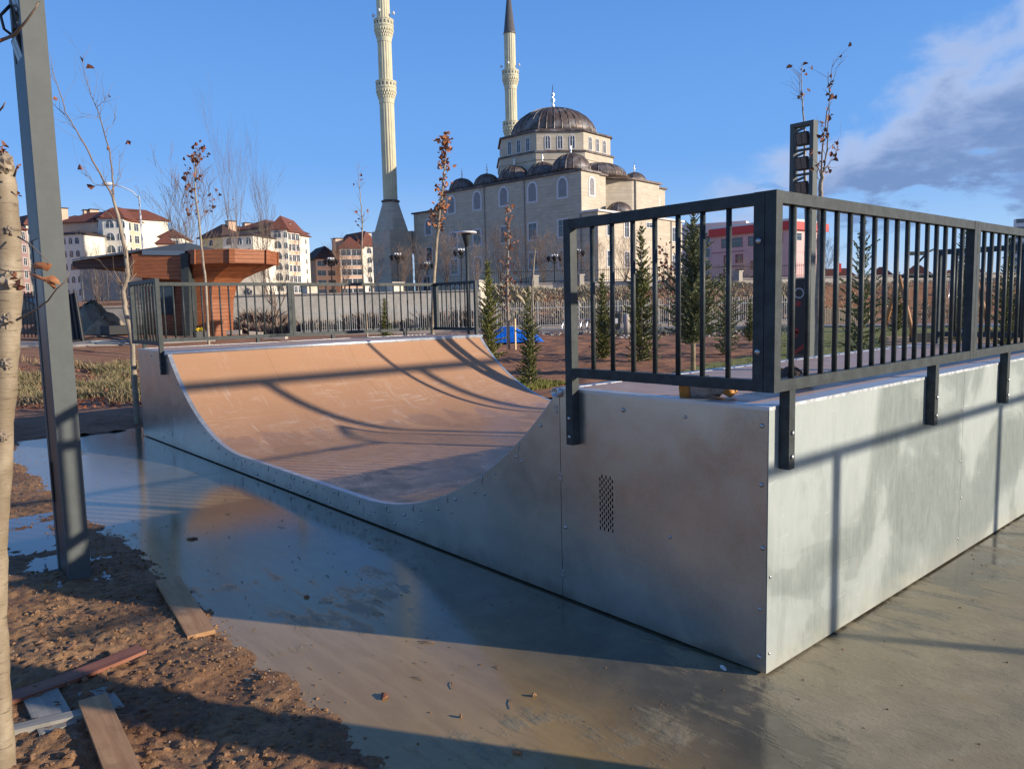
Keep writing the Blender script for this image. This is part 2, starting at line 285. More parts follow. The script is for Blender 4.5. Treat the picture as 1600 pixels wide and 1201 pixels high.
M = dict(
 slab=mat('wet_concrete', f_slab),
 soil=mat('red_soil', f_soil((.27, .12, .058), (.36, .185, .105), (.18, .08, .042))),
 mud=mat('trodden_mud', f_soil((.215, .105, .047), (.33, .19, .092), (.105, .05, .025), .35)),
 tilled=mat('tilled_soil', f_soil((.29, .125, .062), (.38, .18, .095), (.17, .07, .038))),
 clod=mat('clod', f_soil((.24, .125, .058), (.33, .19, .10), (.13, .065, .035))),
 pebble=mat('pebble', col=(.40, .36, .31), rough=.7, var=.3, vscale=30),
 galv=mat('galvanised_sheet', f_galv(False)), galvw=mat('weathered_zinc_sheet', f_galv(True)),
 zinc=mat('zinc_trim', col=(.56, .59, .62), rough=.42, metal=.7, var=.08, vscale=3),
 bolt=mat('zinc_bolt', col=(.48, .48, .48), rough=.35, metal=.9, var=.2, vscale=60),
 ply=mat('ramp_surface', f_ply((.47, .262, .145))), deck=mat('deck_surface', f_ply((.56, .37, .27), -.04), spec=.5),
 rail=mat('anthracite_paint', col=(.044, .053, .055), rough=.48, spec=.22, var=.3, vscale=16, bump=.0004, bscale=220),
 rail2=mat('grey_green_paint', col=(.098, .110, .110), rough=.5, spec=.25, var=.08, vscale=10),
 black=mat('black_panel', col=(.012, .012, .013), rough=.45), dark=mat('shade_black', col=(.01, .01, .01), rough=.9),  # second one: near-black that stands in for shade in gaps and slots
 panelbr=mat('brown_black_panel', col=(.075, .058, .05), rough=.4),
 red=mat('red_print', col=(.28, .02, .015), rough=.5), white=mat('white_print', col=(.75, .75, .75), rough=.5),
 glass=mat('window_glass', col=(.05, .065, .08), rough=.08, spec=.8), glassf=mat('floodlight_glass', col=(.13, .125, .115), rough=.25, spec=.8),
 plank=mat('old_plank', f_wood((.36, .185, .08), (.52, .31, .15))), plankr=mat('red_plank', f_wood((.22, .075, .04), (.34, .14, .08))),
 plankg=mat('grey_board', f_wood((.22, .21, .185), (.36, .34, .30))),
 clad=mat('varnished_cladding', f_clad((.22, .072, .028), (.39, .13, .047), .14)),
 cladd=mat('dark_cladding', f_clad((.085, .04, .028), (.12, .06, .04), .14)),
 slate=mat('shingle_roof', f_roof((.045, .052, .06), (.085, .095, .105), .18), rough=.8),
 stone=mat('pale_ashlar', f_stone((.42, .36, .275), (.57, .495, .385))), stonew=mat('marble_surround', col=(.60, .58, .58), rough=.6),
 mina=mat('minaret_stone', col=(.56, .52, .36), rough=.7, var=.12, vscale=.5),
 lead=mat('copper_brown_sheet', f_lead, rough=.5, metal=.15),
 spire=mat('grey_lead_sheet', col=(.13, .125, .13), rough=.55, metal=.3, var=.15, vscale=.6),
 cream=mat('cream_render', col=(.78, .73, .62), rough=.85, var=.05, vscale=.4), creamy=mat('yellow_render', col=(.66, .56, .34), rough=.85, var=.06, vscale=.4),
 pinkr=mat('peach_render', col=(.68, .47, .34), rough=.85, var=.05, vscale=.4), pinkb=mat('pink_render', col=(.66, .43, .42), rough=.85, var=.05, vscale=.4),
 pinkl=mat('pale_pink_render', col=(.74, .60, .56), rough=.85, var=.04, vscale=.4),
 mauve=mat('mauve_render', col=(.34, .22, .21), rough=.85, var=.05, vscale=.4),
 redp=mat('red_fascia', col=(.55, .03, .03), rough=.5), redt=mat('red_trim', col=(.32, .05, .06), rough=.6),
 tile=mat('red_roof_tile', f_roof((.135, .042, .03), (.215, .078, .052)), rough=.8), tiled=mat('dark_roof_tile', f_roof((.05, .03, .027), (.08, .05, .045)), rough=.8),
 wframe=mat('white_window_frame', col=(.7, .7, .7), rough=.5),
 wallg=mat('grey_concrete_wall', col=(.30, .28, .25), rough=.9, var=.25, vscale=.7), wallc=mat('pale_plaster_wall', col=(.62, .56, .46), rough=.9, var=.2, vscale=.7),
 fence=mat('pale_steel', col=(.58, .60, .57), rough=.5), fdark=mat('dark_iron', col=(.02, .022, .025), rough=.5),
 bark=mat('smooth_bark', f_bark((.24, .19, .14), (.36, .30, .22), (.10, .075, .055))),
 birch=mat('pale_peeling_bark', f_bark((.22, .17, .11), (.36, .295, .205), (.085, .06, .038))),
 twig=mat('twig_bark', col=(.21, .155, .115), rough=.8, var=.2, vscale=8), twigr=mat('brown_twig', col=(.20, .145, .115), rough=.8, var=.25, vscale=5),
 leaf=mat('dry_leaf', f_leaf((.30, .11, .045), (.46, .20, .09)), rough=.7), leafd=mat('dark_dry_leaf', f_leaf((.14, .05, .03), (.28, .11, .06)), rough=.7),
 needle=mat('spruce_needle', f_leaf((.085, .10, .028), (.20, .21, .06)), rough=.7),
 needleb=mat('blue_spruce_needle', f_leaf((.10, .115, .05), (.21, .225, .11)), rough=.7),
 needley=mat('yellowed_needle', f_leaf((.11, .13, .03), (.24, .24, .06)), rough=.7),
 grass=mat('short_grass', f_leaf((.13, .145, .03), (.25, .24, .06)), rough=.8), weed=mat('weed_leaf', f_leaf((.11, .115, .045), (.25, .225, .115)), rough=.8),
 weedb=mat('dead_weed', f_leaf((.24, .17, .09), (.42, .32, .19)), rough=.85), dryg=mat('dry_grass', f_leaf((.30, .25, .17), (.48, .41, .29)), rough=.9),
 path=mat('grey_paving', col=(.26, .245, .24), rough=.8, var=.12, vscale=1.5), kerb=mat('kerb_stone', col=(.40, .36, .32), rough=.85, var=.15, vscale=3),
 tarp=mat('blue_tarpaulin', col=(.008, .13, .60), rough=.35), metal=mat('stainless_steel', col=(.6, .6, .6), rough=.25, metal=.9),
 lampw=mat('white_lamp_glass', col=(.7, .7, .7), rough=.3), yellow=mat('yellow_plastic', col=(.75, .55, .03), rough=.5),
 orange=mat('orange_glove_rubber', col=(.48, .20, .03), rough=.5, var=.25, vscale=40), gloveg=mat('grey_glove_cloth', col=(.38, .33, .30), rough=.9, var=.3, vscale=50),
 gloved=mat('dark_glove_cloth', col=(.07, .05, .045), rough=.9, var=.3, vscale=50),
 wpost=mat('orange_timber', col=(.42, .20, .08), rough=.6, var=.2, vscale=4), picket=mat('pale_timber', col=(.74, .56, .32), rough=.7, var=.15, vscale=4),
 flag=mat('red_flag', col=(.6, .03, .03), rough=.7), blackpipe=mat('black_pipe', col=(.015, .015, .017), rough=.4), bluep=mat('blue_grey_sheet', col=(.13, .17, .22), rough=.3),
 sand=mat('sand_pile', f_soil((.40, .27, .16), (.50, .36, .24), (.30, .19, .11))), gravel=mat('gravel_pile', f_soil((.32, .27, .20), (.40, .34, .26), (.22, .18, .13))),
 tree_dk=mat('dark_car_paint', col=(.02, .022, .028), rough=.2, spec=.7))

# ---------------------------------------------------------------- mesh builder and object helpers
class MB:
    def __init__(s): s.v = []; s.f = []; s.m = []; s.sm = []
    def add(s, vs, fs, mi=0, smooth=False):
        o = len(s.v); s.v += [tuple(p) for p in vs]; s.f += [tuple(i+o for i in f) for f in fs]
        s.m += [mi]*len(fs); s.sm += [smooth]*len(fs); return s
    def box(s, x0, x1, y0, y1, z0, z1, mi=0, T=None):
        vs = [(x, y, z) for z in (z0, z1) for y in (y0, y1) for x in (x0, x1)]
        if T: vs = [T(Vector(p)) for p in vs]
        return s.add(vs, [(0, 2, 3, 1), (4, 5, 7, 6), (0, 1, 5, 4), (2, 6, 7, 3), (0, 4, 6, 2), (1, 3, 7, 5)], mi)
    def bar(s, a, b, w, h=None, up=(0, 0, 1), mi=0):
        a = Vector(a); b = Vector(b); d = (b-a).normalized(); h = h or w; up = Vector(up)
        if abs(d.dot(up)) > .98: up = Vector((1, 0, 0))
        x = d.cross(up).normalized(); y = x.cross(d)
        vs = [p+x*(i*w/2)+y*(j*h/2) for p in (a, b) for j in (-1, 1) for i in (-1, 1)]
        return s.add(vs, [(0, 2, 3, 1), (4, 5, 7, 6), (0, 1, 5, 4), (2, 6, 7, 3), (0, 4, 6, 2), (1, 3, 7, 5)], mi)
    def tube(s, pts, rad, n=6, mi=0, smooth=True, cap=True):
        pts = [Vector(p) for p in pts]
        if not hasattr(rad, '__len__'): rad = [rad]*len(pts)
        vs = []; px = None
        for i, p in enumerate(pts):
            d = (pts[min(i+1, len(pts)-1)]-pts[max(i-1, 0)])
            d = d.normalized() if d.length > 1e-9 else Vector((0, 0, 1))
            if px is None: px = d.orthogonal().normalized()
            px = (px-d*px.dot(d)); px = px.normalized() if px.length > 1e-6 else d.orthogonal().normalized()
            y = d.cross(px)
            for k in range(n):
                a = 2*pi*k/n; vs.append(p+(px*cos(a)+y*sin(a))*rad[i])
        fs = [(i*n+k, i*n+(k+1) % n, (i+1)*n+(k+1) % n, (i+1)*n+k) for i in range(len(pts)-1) for k in range(n)]
        s.add(vs, fs, mi, smooth)
        if cap:
            o = len(s.v)-len(vs)
            s.f += [tuple(o+k for k in reversed(range(n))), tuple(o+(len(pts)-1)*n+k for k in range(n))]; s.m += [mi]*2; s.sm += [False]*2
        return s
    def lathe(s, prof, n=24, c=(0, 0, 0), mi=0, smooth=True, a0=0.0):
        vs = [(c[0]+r*cos(a0+2*pi*k/n), c[1]+r*sin(a0+2*pi*k/n), c[2]+z) for r, z in prof for k in range(n)]
        fs = [(i*n+k, i*n+(k+1) % n, (i+1)*n+(k+1) % n, (i+1)*n+k) for i in range(len(prof)-1) for k in range(n)]
        fs += [tuple(reversed(range(n))), tuple((len(prof)-1)*n+k for k in range(n))]
        return s.add(vs, fs, mi, smooth)
    def prism(s, poly, z0, z1, mi=0, T=None):          # vertical prism from a ccw footprint
        n = len(poly); vs = [Vector((x, y, z)) for z in (z0, z1) for x, y in poly]
        if T: vs = [T(p) for p in vs]
        fs = [(k, (k+1) % n, n+(k+1) % n, n+k) for k in range(n)]+[tuple(reversed(range(n))), tuple(range(n, 2*n))]
        return s.add(vs, fs, mi)
    def build(s, name, mats, parent=None, loc=None):
        me = bpy.data.meshes.new(name); me.from_pydata(s.v, [], s.f)
        if not isinstance(mats, (list, tuple)): mats = [mats]
        for m in mats: me.materials.append(m)
        me.polygons.foreach_set('material_index', s.m); me.polygons.foreach_set('use_smooth', s.sm); me.update()
        o = bpy.data.objects.new(name, me); C.objects.link(o)
        if parent: o.parent = parent
        if loc: o.location = loc
        return o
def tag(o, label=None, cat=None, group=None, kind=None):
    if label: o['label'] = label
    if cat: o['category'] = cat
    if group: o['group'] = group
    if kind: o['kind'] = kind
    return o
def thing(name, label, cat, loc=(0, 0, 0), group=None):
    o = bpy.data.objects.new(name, None); o.empty_display_size = .2; C.objects.link(o); o.location = loc
    return tag(o, label, cat, group)
def inst(src, parent=None, loc=(0, 0, 0), rot=None, scale=None):
    c = src.copy(); C.objects.link(c); c.parent = parent; c.location = loc
    if rot: c.rotation_euler = rot
    if scale: c.scale = (scale,)*3 if not hasattr(scale, '__len__') else scale
    return c
def dup(root, loc, rz=0.0, sc=1.0, label=None):
    r = root.copy(); C.objects.link(r); r.location = loc; r.rotation_euler = (0, 0, rz); r.scale = (sc, sc, sc)
    if label: r['label'] = label
    for ch in list(root.children):
        c = ch.copy(); C.objects.link(c); c.parent = r
        for g in list(ch.children):
            d = g.copy(); C.objects.link(d); d.parent = c
    return r
def sm(t): t = max(0.0, min(1.0, t)); return t*t*(3-2*t)
def nz(x, y, z=0.0): return noise.noise(Vector((x, y, z)))
def fbm(x, y, z=0.0, o=4):
    a = 0; k = 1.0
    for i in range(o): a += nz(x*k, y*k, z+i*7.1)/k; k *= 2.03
    return a
def th(x, y):                                # the lie of the land
    d = Vector((x-CAM.x, y-CAM.y, 0)).dot(FW)
    h = .95*sm((-x-15)/16)*sm((17-y)/11) + .20*sm((d-27)/16)
    h += (2.75-h)*sm((d-51.5)/4)
    return h

# ---------------------------------------------------------------- ground
def axis(segs):
    out = []
    for a, b, n in segs: out += [a+(b-a)*i/n for i in range(n)]
    return out+[segs[-1][1]]
def ground():
    # polar-ish grid in forward / lateral distance so that it is fine near by and reaches the horizon
    ds = axis([(-60, -4, 8), (-4, 12, 32), (12, 50, 150), (50, 56, 12), (56, 130, 20), (130, 3000, 14)])
    vs = []; nl = 150
    RT = Vector((FW.y, -FW.x, 0))
    for d in ds:
        w = 14+abs(d)*1.25
        for i in range(nl+1):
            l = (i/nl*2-1)*w; p = Vector((CAM.x, CAM.y, 0))+FW*d+RT*l
            z = th(p.x, p.y)
            on_slab = -10.6 < p.x < 13 and -1.9 < p.y < 9
            if 8 < d < 60 and not on_slab: z += .03*fbm(p.x*.9, p.y*.9, 0, 3)
            z -= .04 if -11.3 < p.x < 13.5 and p.y < 9.5 else .0
            vs.append((p.x, p.y, z))
    k = nl+1
    fs = [(j*k+i, j*k+i+1, (j+1)*k+i+1, (j+1)*k+i) for j in range(len(ds)-1) for i in range(nl)]
    b = MB(); b.add(vs, [tuple(reversed(f)) for f in fs], 0, True)
    tag(b.build('ground', M['soil']), kind='structure')
ground()
SX0, SY0 = -10.3, -1.72
b = MB()
# slab cast in bays with narrow joints
xs = [SX0, -6.2, 12]; ys = [SY0, 6.0]
for i in range(len(xs)-1):
    for j in range(len(ys)-1): b.box(xs[i]+.004, xs[i+1]-.004, ys[j]+.004, ys[j+1]-.004, -.16, 0)
b.box(SX0, 12, SY0, 6.0, -.2, -.012)
tag(b.build('concrete_slab', M['slab']), kind='structure')

def mud_edge(x):
    e = -1.60+.05*nz(x*1.3, 3.3)+.05*nz(x*4, 1.1)+.02*nz(x*13, .5)
    e += .10*exp(-((x+3.9)/.55)**2) + .05*exp(-((x+2.0)/.6)**2)
    if x > -1.0: e -= .08*sm((x+1.0)/1.2)
    e += .22*exp(-((x+10.2)/.6)**2)
    return e
def mud_z(x, y):
    e = mud_edge(x)-y
    z = -.026+.040*sm((e+.16)/.32)+.05*sm(e/1.6)
    if e > -.2:
        a = sm((e+.2)/.35)
        rough = .55+.75*sm((-y-1.75)/.5)*sm((x+4)/1.5)
        n = fbm(x*3.1, y*3.1, 2.2, 3)*.022+abs(nz(x*13, y*13, 1))*.024*rough+nz(x*29, y*29, 4)*.011*rough+nz(x*58, y*58, 6)*.006
        z += a*n
        z -= a*.030*exp(-(((x+4.75)/.75)**2+((y+2.12)/.22)**2))          # hollow that holds the puddle by the post
    return z
def mudbank():
    xs = axis([(-11.6, -6, 190), (-6, .4, 430), (.4, 5, 60)]); ys = axis([(-7, -4, 30), (-4, -1.3, 185)])
    vs = [(x, y, mud_z(x, y)) for y in ys for x in xs]; k = len(xs)
    fs = [(j*k+i, j*k+i+1, (j+1)*k+i+1, (j+1)*k+i) for j in range(len(ys)-1) for i in range(k-1)]
    b = MB().add(vs, fs, 0, True)
    tag(b.build('trodden_mud', M['mud']), kind='structure')
mudbank()
# loose clods and pebbles on the mud
def rock(b, x, y, z, r, mi=0, flat=.7):
    vs = []; a0 = random.random()*6
    for k, (zz, rr, n) in enumerate(((-.6, .7, 5), (.25, 1.0, 5), (.85, .5, 4))):
        for i in range(n):
            a = a0+k*.6+2*pi*i/n; q = rr*r*random.uniform(.75, 1.2); vs.append((x+q*cos(a), y+q*sin(a), z+zz*r*flat*random.uniform(.8, 1.2)))
    fs = [(i, (i+1) % 5, 5+(i+1) % 5, 5+i) for i in range(5)]+[(5, 6, 11, 10), (6, 7, 12, 11), (7, 8, 12), (8, 9, 13, 12), (9, 5, 10, 13), (10, 11, 12, 13)]
    b.add(vs, fs, mi)
b = MB(); pb = MB()
for i in range(10000):
    x = random.uniform(-9.5, .3) if i % 3 else random.uniform(-4, -.5)
    y = mud_edge(x)-abs(random.gauss(0, .6))+.05
    if y < -4: continue
    r = .002+random.random()**7*.012
    if y < -2.0 and x > -3.2: r *= 1.0+.7*sm((nz(x*5, y*5, 8)+.1)*3)
    rock(b, x, y, mud_z(x, y)+r*.2, r)
for i in range(330):
    x = random.uniform(-8, -.4); y = mud_edge(x)-abs(random.gauss(0, .5))+.03
    rock(pb, x, y, mud_z(x, y)+.002, random.uniform(.002, .0055))
for i in range(230):                                      # crumbs carried onto the concrete
    x = random.uniform(-9, 1.6); y = mud_edge(x)+random.random()**2*1.6
    if y > -.05: continue
    rock(b, x, y, .002, random.uniform(.002, .006))
for i in range(520):                                      # washed out grit and bark bits on the wet concrete
    x = random.uniform(-6.5, .4); y = -.55+random.gauss(0, .42)-.12*x*.3
    if y > -.02 or y < -1.7 or nz(x*2.2, y*5, 4) < .05: continue
    rock(b, x, y, .001, random.uniform(.0015, .0045), 0, .5)
for i in range(26):
    x = random.uniform(-5, -.6); y = random.uniform(-1.3, -.15); a = random.gauss(.2, .5); l_ = random.uniform(.02, .09)
    b.tube([(x, y, .003), (x+l_*.5*cos(a), y+l_*.5*sin(a)+.004, .006), (x+l_*cos(a), y+l_*sin(a), .003)], .0016, 4)
for i in range(70):
    x = random.uniform(.05, 1.6); y = random.uniform(-.9, 3.5); rock(b, x, y, .002, random.uniform(.002, .006))
tag(b.build('loose_clods', M['clod']), kind='stuff', label='crumbs of red soil scattered on the trodden mud', cat='soil clods')
tag(pb.build('pebbles', M['pebble']), kind='stuff', label='small pale pebbles strewn over the mud edge', cat='pebbles')
# puddle beside the floodlight post
b = MB(); b.add([(-5.6, -2.6, .018), (-3.9, -2.6, .018), (-3.9, -1.72, .018), (-5.6, -1.72, .018)], [(0, 1, 2, 3)])
tag(b.build('puddle_water', mat('still_water', col=(.09, .06, .04), rough=.03, spec=.9)), kind='structure')

# tilled bed right of the ramp, lawn, path
def patch(name, poly, m, lift, amp, step=.3, fq=1.3):
    # poly in world xy; fills a grid clipped by the polygon
    def inside(x, y):
        c = False; n = len(poly)
        for i in range(n):
            (x1, y1), (x2, y2) = poly[i], poly[(i+1) % n]
            if (y1 > y) != (y2 > y) and x < (x2-x1)*(y-y1)/(y2-y1)+x1: c = not c
        return c
    x0 = min(p[0] for p in poly); x1 = max(p[0] for p in poly); y0 = min(p[1] for p in poly); y1 = max(p[1] for p in poly)
    nx = int((x1-x0)/step)+1; ny = int((y1-y0)/step)+1; vs = []; idx = {}; fs = []
    def vid(i, j):
        if (i, j) not in idx:
            x = x0+i*step; y = y0+j*step
            z = th(x, y)+lift+amp*fbm(x*fq, y*fq, 3.1, 4)+.35*amp*nz(x*9, y*9)
            idx[(i, j)] = len(vs); vs.append((x, y, z))
        return idx[(i, j)]
    for i in range(nx):
        for j in range(ny):
            if inside(x0+(i+.5)*step, y0+(j+.5)*step): fs.append((vid(i, j), vid(i+1, j), vid(i+1, j+1), vid(i, j+1)))
    return tag(MB().add(vs, fs, 0, True).build(name, m), kind='structure')
g2 = lambda px, py: tuple(gz(px, py, .1)[:2])
patch('tilled_bed', [(-10.6, 6.3), (-8.2, 6.1), (-2, 6.2), (-2, 9)]+[g2(1010, 598), g2(1080, 575), g2(1180, 556), g2(1205, 535), g2(900, 527), g2(735, 527)]+[(-22, 15)], M['tilled'], .06, .075, .12)
patch('shaded_bed', [(-16.5, -7), (-10.16, -7), (-10.16, 6.2), (-16.5, 6.2)], M['tilled'], -.004, .055, .08, 2.1)
patch('lawn', [(-10.4, 6.02), (-8.9, 6.02), (-9.4, 8.0), (-10.3, 7.6)], M['grass'], .075, .02, .12)
patch('lawn', [(-2, 6.3), (4, 6.3), (4, 40)]+[g2(1500, 512), g2(1240, 512), g2(1205, 533), g2(1180, 552), g2(1080, 573), g2(1010, 597)]+[(-2.4, 9.6)], M['grass'], .085, .02, .35)
def strip(name, pts, w, m, z, thk=.05):
    b = MB(); P = [Vector((p[0], p[1], 0)) for p in pts]; n = len(P); vs = []
    for i, p in enumerate(P):
        d = (P[min(n-1, i+1)]-P[max(0, i-1)]).normalized(); s = Vector((-d.y, d.x, 0))
        for q, zz in ((w/2, z), (-w/2, z), (w/2, z-thk), (-w/2, z-thk)):
            v = p+s*q; vs.append((v.x, v.y, th(v.x, v.y)+zz))
    fs = []
    for i in range(n-1):
        o = i*4; fs += [(o, o+1, o+5, o+4), (o+1, o+3, o+7, o+5), (o+2, o, o+4, o+6)]
    b.add(vs, [tuple(reversed(f)) for f in fs]); return tag(b.build(name, m), kind='structure')
strip('garden_path', [tuple(at(px, 515, d)[:2]) for px, d in ((830, 42.5), (960, 42), (1100, 41), (1230, 40), (1400, 38), (1700, 35))], 2.0, M['path'], .16, .3)
strip('garden_path', [tuple(at(px, 540, d)[:2]) for px, d in ((-150, 23.5), (20, 24), (120, 24.6), (205, 25.6), (330, 27.2))], 1.1, M['path'], .08, .3)
strip('kerb', [tuple(at(px, 512, 45.4)[:2]) for px in (460, 600, 760, 900, 1050, 1240)], .35, M['kerb'], .24, .4)

# ---------------------------------------------------------------- the mini ramp
L, WD, PD, H, Z0, UC = 9.485, 4.98, 1.273, 1.2, .18, 3.5
RR = ((UC-PD)**2+(H-Z0)**2)/(2*(H-Z0))
def prof(u):
    if u < UC: a = UC-u
    elif u > L-UC: a = u-(L-UC)
    else: return Z0
    return Z0+RR-sqrt(RR*RR-a*a)
ramp = thing('skate_ramp', 'steel clad mini ramp with brown riding surface between two railed platforms', 'skate ramp')
def rp(b, name, m, parent=ramp, label=None):
    o = b.build(name, m, parent)
    if label: o['label'] = label
    return o
# core a little inside the cladding, painted black as the shade in its gaps
b = MB()
us = [0, PD]+[PD+(UC-PD)*i/14 for i in range(1, 15)]+[L-UC]+[L-UC+(UC-PD)*i/14 for i in range(1, 15)]+[L]
n = len(us); vs = []
for y in (.02, WD-.02):
    for z in (0, 1):
        for u in us:
            uu = min(max(u, .02), L-.02); t = (H if u <= PD or u >= L-PD else prof(u))-.02
            vs.append((-uu, y, .012 if z == 0 else t))
for k in range(n-1):
    a, bb = k, k+1
    b.add([], [])
fs = []
for k in range(n-1):
    fs += [(k, k+1, n+k+1, n+k), (2*n+k+1, 2*n+k, 3*n+k, 3*n+k+1), (n+k, n+k+1, 3*n+k+1, 3*n+k)]
fs += [(0, n, 3*n, 2*n), (n-1, 3*n-1, 4*n-1, 2*n-1)]
b.add(vs, fs); rp(b, 'gap_shade_core', M['dark'])
# side sheets, one object each
def side_sheet(u0, u1, y, s, z0=.012, hole=None):
    b = MB(); N_ = 1 if (u1 <= PD+.01 or u0 >= L-PD-.01) else 18
    if u0 >= UC-.01 and u1 <= L-UC+.01: N_ = 1
    uu = [u0+.002+(u1-u0-.004)*i/N_ for i in range(N_+1)]
    top = [(H-.004 if (u0 < PD-.01 or u1 > L-PD+.01) else prof(u)-.003) for u in uu]
    ya, yb = (y, y+s*.0025)
    vs = [(-u, yy, zz) for yy in (ya, yb) for u, t in zip(uu, top) for zz in (z0, t)]
    k = 2*(N_+1); fs = []
    for i in range(N_):
        o = 2*i; fs += [(o, o+1, o+3, o+2), (k+o, k+o+2, k+o+3, k+o+1), (o+1, k+o+1, k+o+3, o+3), (o, o+2, k+o+2, k+o)]
    fs += [(0, k, k+1, 1), (2*N_, 2*N_+1, k+2*N_+1, k+2*N_)]
    return b.add(vs, fs)
for (u0, u1) in ((PD, UC), (UC, L/2), (L/2, L-UC), (L-UC, L-PD), (L-PD, L)):
    rp(side_sheet(u0, u1, 0, -1), 'side_panel', M['galv'])
for (u0, u1) in ((0, PD), (PD, UC), (UC, L-UC), (L-UC, L-PD), (L-PD, L)):
    rp(side_sheet(u0, u1, WD, 1), 'side_panel', M['galv'])
# near platform sheet with the slotted vent cut through it
def vent_sheet():
    b = MB(); y0, y1 = 0.0, -.0025
    x0, x1 = -PD+.002, -.002; z0, z1 = .012, H-.004
    cw, rh = .0145, .033; cols, rows = 7, 9
    vx0 = -.985; vx1 = vx0+cols*cw; vz0 = .455; vz1 = vz0+rows*rh+rh/2
    for (a, c, e, f) in ((x0, vx0, z0, z1), (vx1, x1, z0, z1), (vx0, vx1, z0, vz0), (vx0, vx1, vz1, z1)):
        b.add([(a, y1, e), (c, y1, e), (c, y1, f), (a, y1, f)], [(0, 1, 2, 3)])
    for (a, e, c, f) in ((x0, z0, x1, z0), (x1, z0, x1, z1), (x1, z1, x0, z1), (x0, z1, x0, z0)):
        b.add([(a, y1, e), (c, y1, f), (c, y0+.0, f), (a, y0, e)], [(0, 3, 2, 1)])
    for i in range(cols):
        off = 0 if i % 2 == 0 else rh/2; cx0 = vx0+i*cw
        n_r = rows if off else rows; zz = vz0+off
        if off: b.add([(cx0, y1, vz0), (cx0+cw, y1, vz0), (cx0+cw, y1, vz0+off), (cx0, y1, vz0+off)], [(0, 1, 2, 3)])
        else: b.add([(cx0, y1, vz1-rh/2), (cx0+cw, y1, vz1-rh/2), (cx0+cw, y1, vz1), (cx0, y1, vz1)], [(0, 1, 2, 3)])
        for r in range(n_r):
            cx = cx0+cw/2; cz = zz+r*rh+rh/2; hw, hh = .0048, .0115
            outer = [(cx0, cz-rh/2), (cx, cz-rh/2), (cx0+cw, cz-rh/2), (cx0+cw, cz), (cx0+cw, cz+rh/2), (cx, cz+rh/2), (cx0, cz+rh/2), (cx0, cz)]
            inner = [(cx-hw*.8, cz-hh*.8), (cx, cz-hh), (cx+hw*.8, cz-hh*.8), (cx+hw, cz), (cx+hw*.8, cz+hh*.8), (cx, cz+hh), (cx-hw*.8, cz+hh*.8), (cx-hw, cz)]
            vs = [(p, y1, q) for p, q in outer]+[(p, y1, q) for p, q in inner]+[(p, y0+.001, q) for p, q in inner]
            b.add(vs, [(k, (k+1) % 8, 8+(k+1) % 8, 8+k) for k in range(8)]+[(8+k, 8+(k+1) % 8, 16+(k+1) % 8, 16+k) for k in range(8)])
    return b
rp(vent_sheet(), 'side_panel', M['galv'], label='side panel with a slotted vent cut into it')
# sheets across the back of each platform
for x, s in ((0, 1), (-L, -1)):
    for (a, c) in ((0, 2.29), (2.29, WD)):
        b = MB(); b.box(min(x, x+s*.0025), max(x, x+s*.0025), a+.0015 if a else -.0025, c-.0015 if c < WD else c+.0025, .012, H-.004)
        rp(b, 'back_panel', M['galvw'] if s > 0 else M['galv'])
# platform decks: boards with joints, zinc trim
for s in (0, 1):
    u0, u1 = (.10, PD-.034) if s == 0 else (L-PD+.034, L-.05)
    for (a, c) in ((.07, 1.24), (1.24, 2.48), (2.48, 3.72), (3.72, WD-.05)):
        b = MB(); b.box(-u1, -u0, a+.0015, c-.0015, H-.02, H+.001); rp(b, 'deck_board', M['deck'])
    X0 = 0 if s == 0 else -L
    for (xa, xb, ya, yb) in ((-u1, -u0, -.0045, .07), (-u1, -u0, WD-.05, WD+.0045), ((-.10, .0045, -.0045, WD+.0045) if s == 0 else (-L-.0045, -L+.05, -.0045, WD+.0045))):
        b = MB(); b.box(xa, xb, ya, yb, H-.012, H+.0035); rp(b, 'edge_trim', M['zinc'])
# riding surface: sheets curved over the profile
def surf(u0, u1, ya, yb, z=0.0, n=12):
    b = MB(); flat = prof(u0) == Z0 and prof(u1) == Z0
    n = 1 if flat else n; vs = []
    for i in range(n+1):
        u = u0+(u1-u0)*i/n; t = prof(u)+z
        vs += [(-u, ya, t), (-u, yb, t), (-u, ya, t-.006), (-u, yb, t-.006)]
    fs = []
    for i in range(n):
        o = 4*i; fs += [(o, o+1, o+5, o+4), (o+2, o+6, o+7, o+3), (o, o+4, o+6, o+2), (o+1, o+3, o+7, o+5)]
    fs += [(0, 2, 3, 1), (4*n, 4*n+1, 4*n+3, 4*n+2)]
    sm_ = len(b.f); b.add(vs, fs, 0, False)
    return b
for (u0, u1) in ((PD+.035, 2.35), (2.35, UC), (UC, L/2), (L/2, L-UC), (L-UC, L-2.35), (L-2.35, L-PD-.035)):
    for (a, c) in ((.045, 1.25), (1.25, 2.49), (2.49, 3.73), (3.73, WD-.045)):
        rp(surf(u0+.001, u1-.001, a+.001, c-.001, 0, 16), 'riding_panel', M['ply'])
for (ya, yb) in ((-.003, .045), (WD-.045, WD+.003)):
    for (u0, u1) in ((PD+.02, UC), (UC, L/2), (L/2, L-UC), (L-UC, L-PD-.02)):
        rp(surf(u0+.001, u1-.001, ya, yb, .003, 20), 'edge_trim', M['zinc'])
